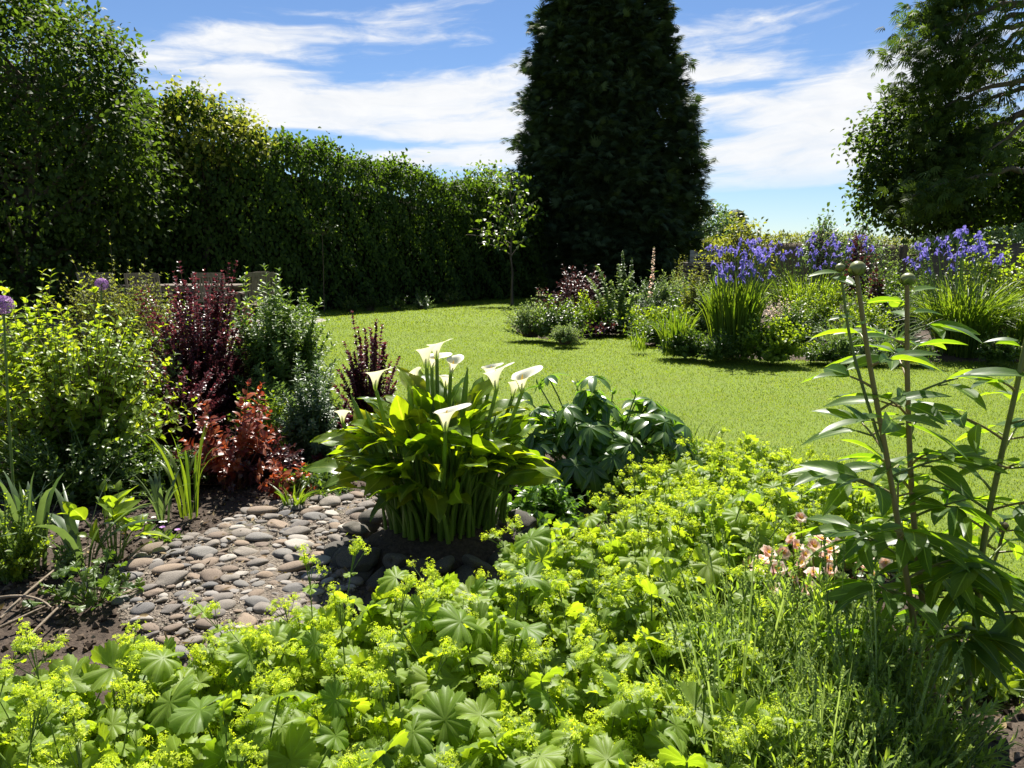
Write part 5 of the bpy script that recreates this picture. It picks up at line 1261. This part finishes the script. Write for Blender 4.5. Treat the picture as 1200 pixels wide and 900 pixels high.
# ------------------------------------------------------------------ lavender
def lavender(loc, label, grp):
    t = thing('lavender', label, 'plant', loc, 0, grp); gl, gs, gf = Geo(), Geo(), Geo()
    tips = dome(300, .27, .27, .40, .25, .3, 1.6); L = leaf_tpl(3, .085, .8, .6, .3, .15)
    shoots(gl, gs, tips, L, .052, nodes=13, per=2, ang=48, t0=.25, base=.12, rad=.0022, taper=.35, lift=.75)
    n = 70; q = dome(n, .30, .30, .55, .6, .6, 1.9); P = bez(q * np.array([.3, .3, 0]), q * np.array([.55, .55, .6]), q, 8); ribbons(gs, P, rdir(n), np.full((n, 8), .0021))
    m_ = 9
    for k in range(m_):
        f = k / m_; c = P[:, 6] * (1 - f) + P[:, 7] * f
        for s in range(3): gf.inst(L_OV3, frames(nrm(P[:, 7] - P[:, 6]) + rdir(n) * .6, rdir(n), .010), c)
    gl.build('foliage', M['lav'], t, uv=True); gs.build('stems', M['silver'], t); gf.build('flower_buds', M['silver'], t)
    return t
GL = 'lavender plants in the front border'; LL = 'bushy green lavender with thin upright stalks in the front border left of the peony'
lv = [lavender((.62, 1.80, .03), LL, GL), lavender((.84, 1.74, .03), LL, GL)]
for i, (x, y) in enumerate([(.66, 1.42), (.84, 1.48), (.5, 1.5), (.58, 1.26)]): dup(lv[i % 2], (x, y, .03), rng.random() * 6.28, .82 + .06 * (i % 3), LL, GL)
# ------------------------------------------------------------------ geum with fading cream-pink flowers
gg = Geo()
for ring in range(2):
    for k in range(6):
        a = k * math.pi / 3 + ring * .5; gg.inst(L_RND, frames(np.array([[math.cos(a), math.sin(a), .35 + .4 * ring]]), np.array([[-math.cos(a), -math.sin(a), 1.2]]), .022 - .004 * ring), np.zeros((1, 3)))
GF = [gg.build('flower', M['geum'])]
gc = Geo(); n = 40; q = rdir(n); q[:, 2] = np.abs(q[:, 2]); gc.inst(L_NAR, frames(q, rdir(n), .010), np.zeros((n, 3))); GC = gc.build('centre', M['yellow'])
for o in GF + [GC]: COL.objects.unlink(o)
def geum():
    b = np.array([.98, 2.2, .03]); t = thing('geum', 'geum covered in fading cream and pink flowers, between lavender and peony', 'plant', b); gl, gs = Geo(), Geo()
    shoots(gl, gs, dome(90, .30, .2, .30, .2, .4), L_RND, .05, nodes=5, per=2, t0=.4, base=.15, rad=.002)
    pts = [(905, 655), (915, 660), (925, 668), (900, 672), (945, 640), (955, 650), (965, 640), (952, 660), (975, 632), (985, 645), (995, 640), (1005, 652), (1030, 655), (1035, 672), (1020, 662), (965, 672), (940, 678), (918, 690), (985, 668), (1000, 675), (950, 607), (912, 648), (930, 648), (980, 655), (1045, 690), (1015, 690), (960, 690), (972, 705), (940, 632), (890, 660), (1050, 660), (995, 700), (932, 700)]
    for px, py in pts:
        e = at(px - 12, py, b[1] + rng.uniform(-.2, .1)) - b; f = GF[0].copy(); COL.objects.link(f); f.parent = t; f.location = e; s = rng.uniform(1.0, 1.5); f.scale = (s, s, s * rng.uniform(.6, 1.4))
        f.rotation_euler = (rng.uniform(-.2, .9), rng.normal() * .5, rng.normal() * .6); c = GC.copy(); COL.objects.link(c); c.parent = f
        p0 = np.array([e[0] * .5, e[1] * .5, 0]); tubes(gs, bez(p0[None], (p0 * .5 + e * .5 + np.array([0, 0, .08]))[None], e[None], 7)[0], np.full(7, .0016), 4)
    gl.build('leaves', M['mid'], t, uv=True); gs.build('stalks', M['stem_red'], t)
geum()
bush('weedy_plant', 'low bright weed on the soil at the right edge below the peony', 'plant', (1.38, 2.05, .03), .20, .14, M['bright'], M['stem'], L_OV5, .06, 40, nodes=5, per=2, t0=.3)
bush('weedy_plant', 'small grey-leaved weed in the lavender beside the peony stems', 'plant', (1.02, 1.72, .03), .2, .2, M['mid'], M['stem'], L_OV3, .035, 60, nodes=7, per=2, t0=.3)
# ------------------------------------------------------------------ the peony at the right
PLF = leaf_tpl(10, .142, .80, .85, .30, .24, 5, .03)
def peony():
    b = gr(1105, 888, .03); b0 = b.copy(); t = thing('peony', 'tall peony with fat round green buds on thick stems at the right', 'plant', b); gl, gs = Geo(), Geo()
    Dp = b[1]
    stems = [[(1090, 892, .0), (1075, 760, .0), (1058, 650, .0), (1040, 540, .02), (1018, 420, .03), (1004, 322, .03)],
             [(1102, 885, .04), (1085, 740, .08), (1070, 600, .12), (1064, 470, .14), (1063, 400, .15), (1063, 334, .15)],
             [(1125, 890, .02), (1140, 760, .05), (1152, 640, .06), (1172, 540, .06), (1192, 450, .05), (1215, 340, .05)],
             [(1128, 888, .10), (1135, 800, .14), (1150, 700, .16), (1168, 650, .18), (1176, 622, .18)],
             [(1035, 530, .02), (1010, 450, .06), (995, 390, .09), (985, 318, .1)]]
    def curve(pts, K=24):
        q = np.array([at(x, y, Dp + dd) - b for x, y, dd in pts]); s = np.linspace(0, len(q) - 1, K); i = np.clip(s.astype(int), 0, len(q) - 2); f = (s - i)[:, None]
        pm = q[np.clip(i - 1, 0, None)]; p0, p1 = q[i], q[i + 1]; p2 = q[np.clip(i + 2, None, len(q) - 1)]
        return .5 * (2 * p0 + (p1 - pm) * f + (2 * pm - 5 * p0 + 4 * p1 - p2) * f ** 2 + (3 * p0 - pm - 3 * p1 + p2) * f ** 3)
    C = [curve(s) for s in stems]
    for c, (r0, r1) in zip(C, [(.0085, .0052), (.0085, .0055), (.0088, .0055), (.005, .004), (.0042, .0032)]):
        tubes(gs, c, np.linspace(r0, r1, 24), 9)
    gs.build('stems', M['peony_st'], t)
    def leaflet(p, d, n, L):
        gl.inst(PLF, frames(np.array([d]), np.array([n]), L), np.array([p]))
    def comp(p, az_, rise, L, petiole, k=3, dn=.25):
        """compound leaf: stalk, then k leaflets spread from its end, with a lower pair when k > 3"""
        o = np.array([math.cos(az_), math.sin(az_), 0]); d = nrm(o + np.array([0, 0, rise])); e = p + d * petiole
        gp = Geo(); mid_ = p + d * petiole * .5 + np.array([0, 0, petiole * .08]); tubes(gp, bez(p[None], mid_[None], e[None], 6)[0], np.linspace(.0036, .0022, 6), 6)
        sd_ = np.array([-math.sin(az_), math.cos(az_), 0]); up = np.array([0, 0, 1.])
        for j, a in enumerate([0, .75, -.75][:k] if k >= 3 else [0]):
            dd = nrm(o * math.cos(a) + sd_ * math.sin(a) + up * (rise * .5 - dn * rng.uniform(.4, 1.4)) + rng.normal(size=3) * .12)
            leaflet(e, dd, up + rng.normal(size=3) * .35 + sd_ * math.sin(a) * -.3, L * (1 - .14 * (j > 0)) * rng.uniform(.85, 1.15))
        if k > 3:
            m_ = p + d * petiole * .62
            for a in (1.1, -1.1):
                q = m_ + (sd_ * math.sin(a) + o * math.cos(a)) * L * .22 + up * .01; tubes(gp, np.stack([m_, (m_ + q) / 2, q]), np.full(3, .0026), 5)
                for a2 in ((a, a * .35, a * 1.6) if k > 5 else (a,)):
                    dd = nrm(o * math.cos(a2) + sd_ * math.sin(a2) - up * dn * rng.uniform(.4, 1.6) + rng.normal(size=3) * .12); leaflet(q, dd, up + rng.normal(size=3) * .4, L * rng.uniform(.75, 1.0))
        gp.build('leaf_stalk', M['peony_st'], t)
    # upper single leaves by sight, lower ones spiral round the stem
    for ci, c in enumerate(C[:3]):
        a0 = [2.9, .4, 1.4][ci]
        for j, f in enumerate(np.linspace(.18, .96, 19)):
            p = c[int(f * 23)]; a = a0 + j * 2.4 + rng.normal() * .3
            if f > .84: comp(p, a, .3, .10, .012, 1, -.05)
            elif f > .66: comp(p, a, .45, .14, .06, 3, .05)
            elif f > .4: comp(p, a, .55, .16, .12, 5, .05)
            else: comp(p, a, .45, .16, .13, 7, .15)
    for f, a in ((.55, .2), (.8, 2.8)): comp(C[3][int(f * 23)], a, .3, .10, .05, 3)
    for j in range(7): comp(C[[0, 1, 2][j % 3]][int((.25 + .05 * j) * 23)], -.5 + j * .55, .35, .15, .15, 5, .3)
    for px, py, L, a in ((985, 320, .085, 3.3), (1003, 372, .07, 3.2), (1070, 366, .085, .05), (1010, 395, .1, .1), (1195, 400, .08, 2.6)):
        p = at(px, py, Dp + .05) - b; o = np.array([math.cos(a), math.sin(a), .12]); leaflet(p, o, np.array([0, -.35, 1.]), L)
    gl.build('leaves', M['peony'], t, uv=True)
    # buds: a tight ball wrapped in overlapping bud scales
    def bud(p, r, ax, mat='peony_bud'):
        g = Geo(); K, Cc = 12, 20; V = []
        for i in range(K):
            u = i / (K - 1); th = u * math.pi
            for j in range(Cc):
                a = j * 2 * math.pi / Cc; rr = r * math.sin(th) * (1 + .05 * math.cos(3 * a + u * 2)) + .0004; V.append((rr * math.cos(a), rr * math.sin(a), r * .92 * (1 - math.cos(th))))
        g.raw(V, grid_faces(K, Cc, True), .5)
        o = g.build('bud', M[mat], t); o.location = p; o.rotation_euler = ax
        g = Geo()
        for k in range(5):
            a = k * 1.2566 + rng.random(); lw = .75 if k < 3 else .4; Pp = []
            for i in range(7):
                th = math.pi * (.04 + .5 * i / 6 * (1 if k < 3 else 1.15)); Pp.append((math.cos(a) * r * 1.04 * math.sin(th), math.sin(a) * r * 1.04 * math.sin(th), r * .92 * (1 - math.cos(th)) - .0005))
            ribbons(g, np.array([Pp]), np.array([[-math.sin(a), math.cos(a), 0]]), np.array([[.3, .7, .9, .95, .8, .5, .05]]) * r * lw, -.12)
        for k in range(3):
            a = k * 2.1 + 1; g.inst(L_LAN5, frames(np.array([[math.cos(a), math.sin(a), .5 - .3 * k]]), np.array([[0, 0, 1.]]), r * (2.6 if k == 0 else 1.7)), np.zeros((1, 3)))
        s = g.build('sepals', M['bud_scale']); s.parent = o
    bud(C[0][-1], .0175, (.15, -.1, .3)); bud(C[1][-1], .0165, (.1, .15, 1.2)); bud(C[3][-1], .013, (.2, .3, 2), 'bud_dry'); bud(C[4][-1], .0105, (.0, -.25, 0))
M['peony_bud'] = leaf('peony_bud', (.17, .20, .06), (.21, .22, .08), tf=.08, rough=.4); M['bud_scale'] = leaf('bud_scale', (.13, .19, .035), (.2, .22, .05), tf=.15); M['bud_dry'] = leaf('dry_bud', (.05, .032, .03), (.07, .045, .04), tf=.05)
peony()
print('TRIS', sum(len(o.data.polygons) for o in bpy.data.objects if o.type == 'MESH'), 'OBJS', len(bpy.data.objects))
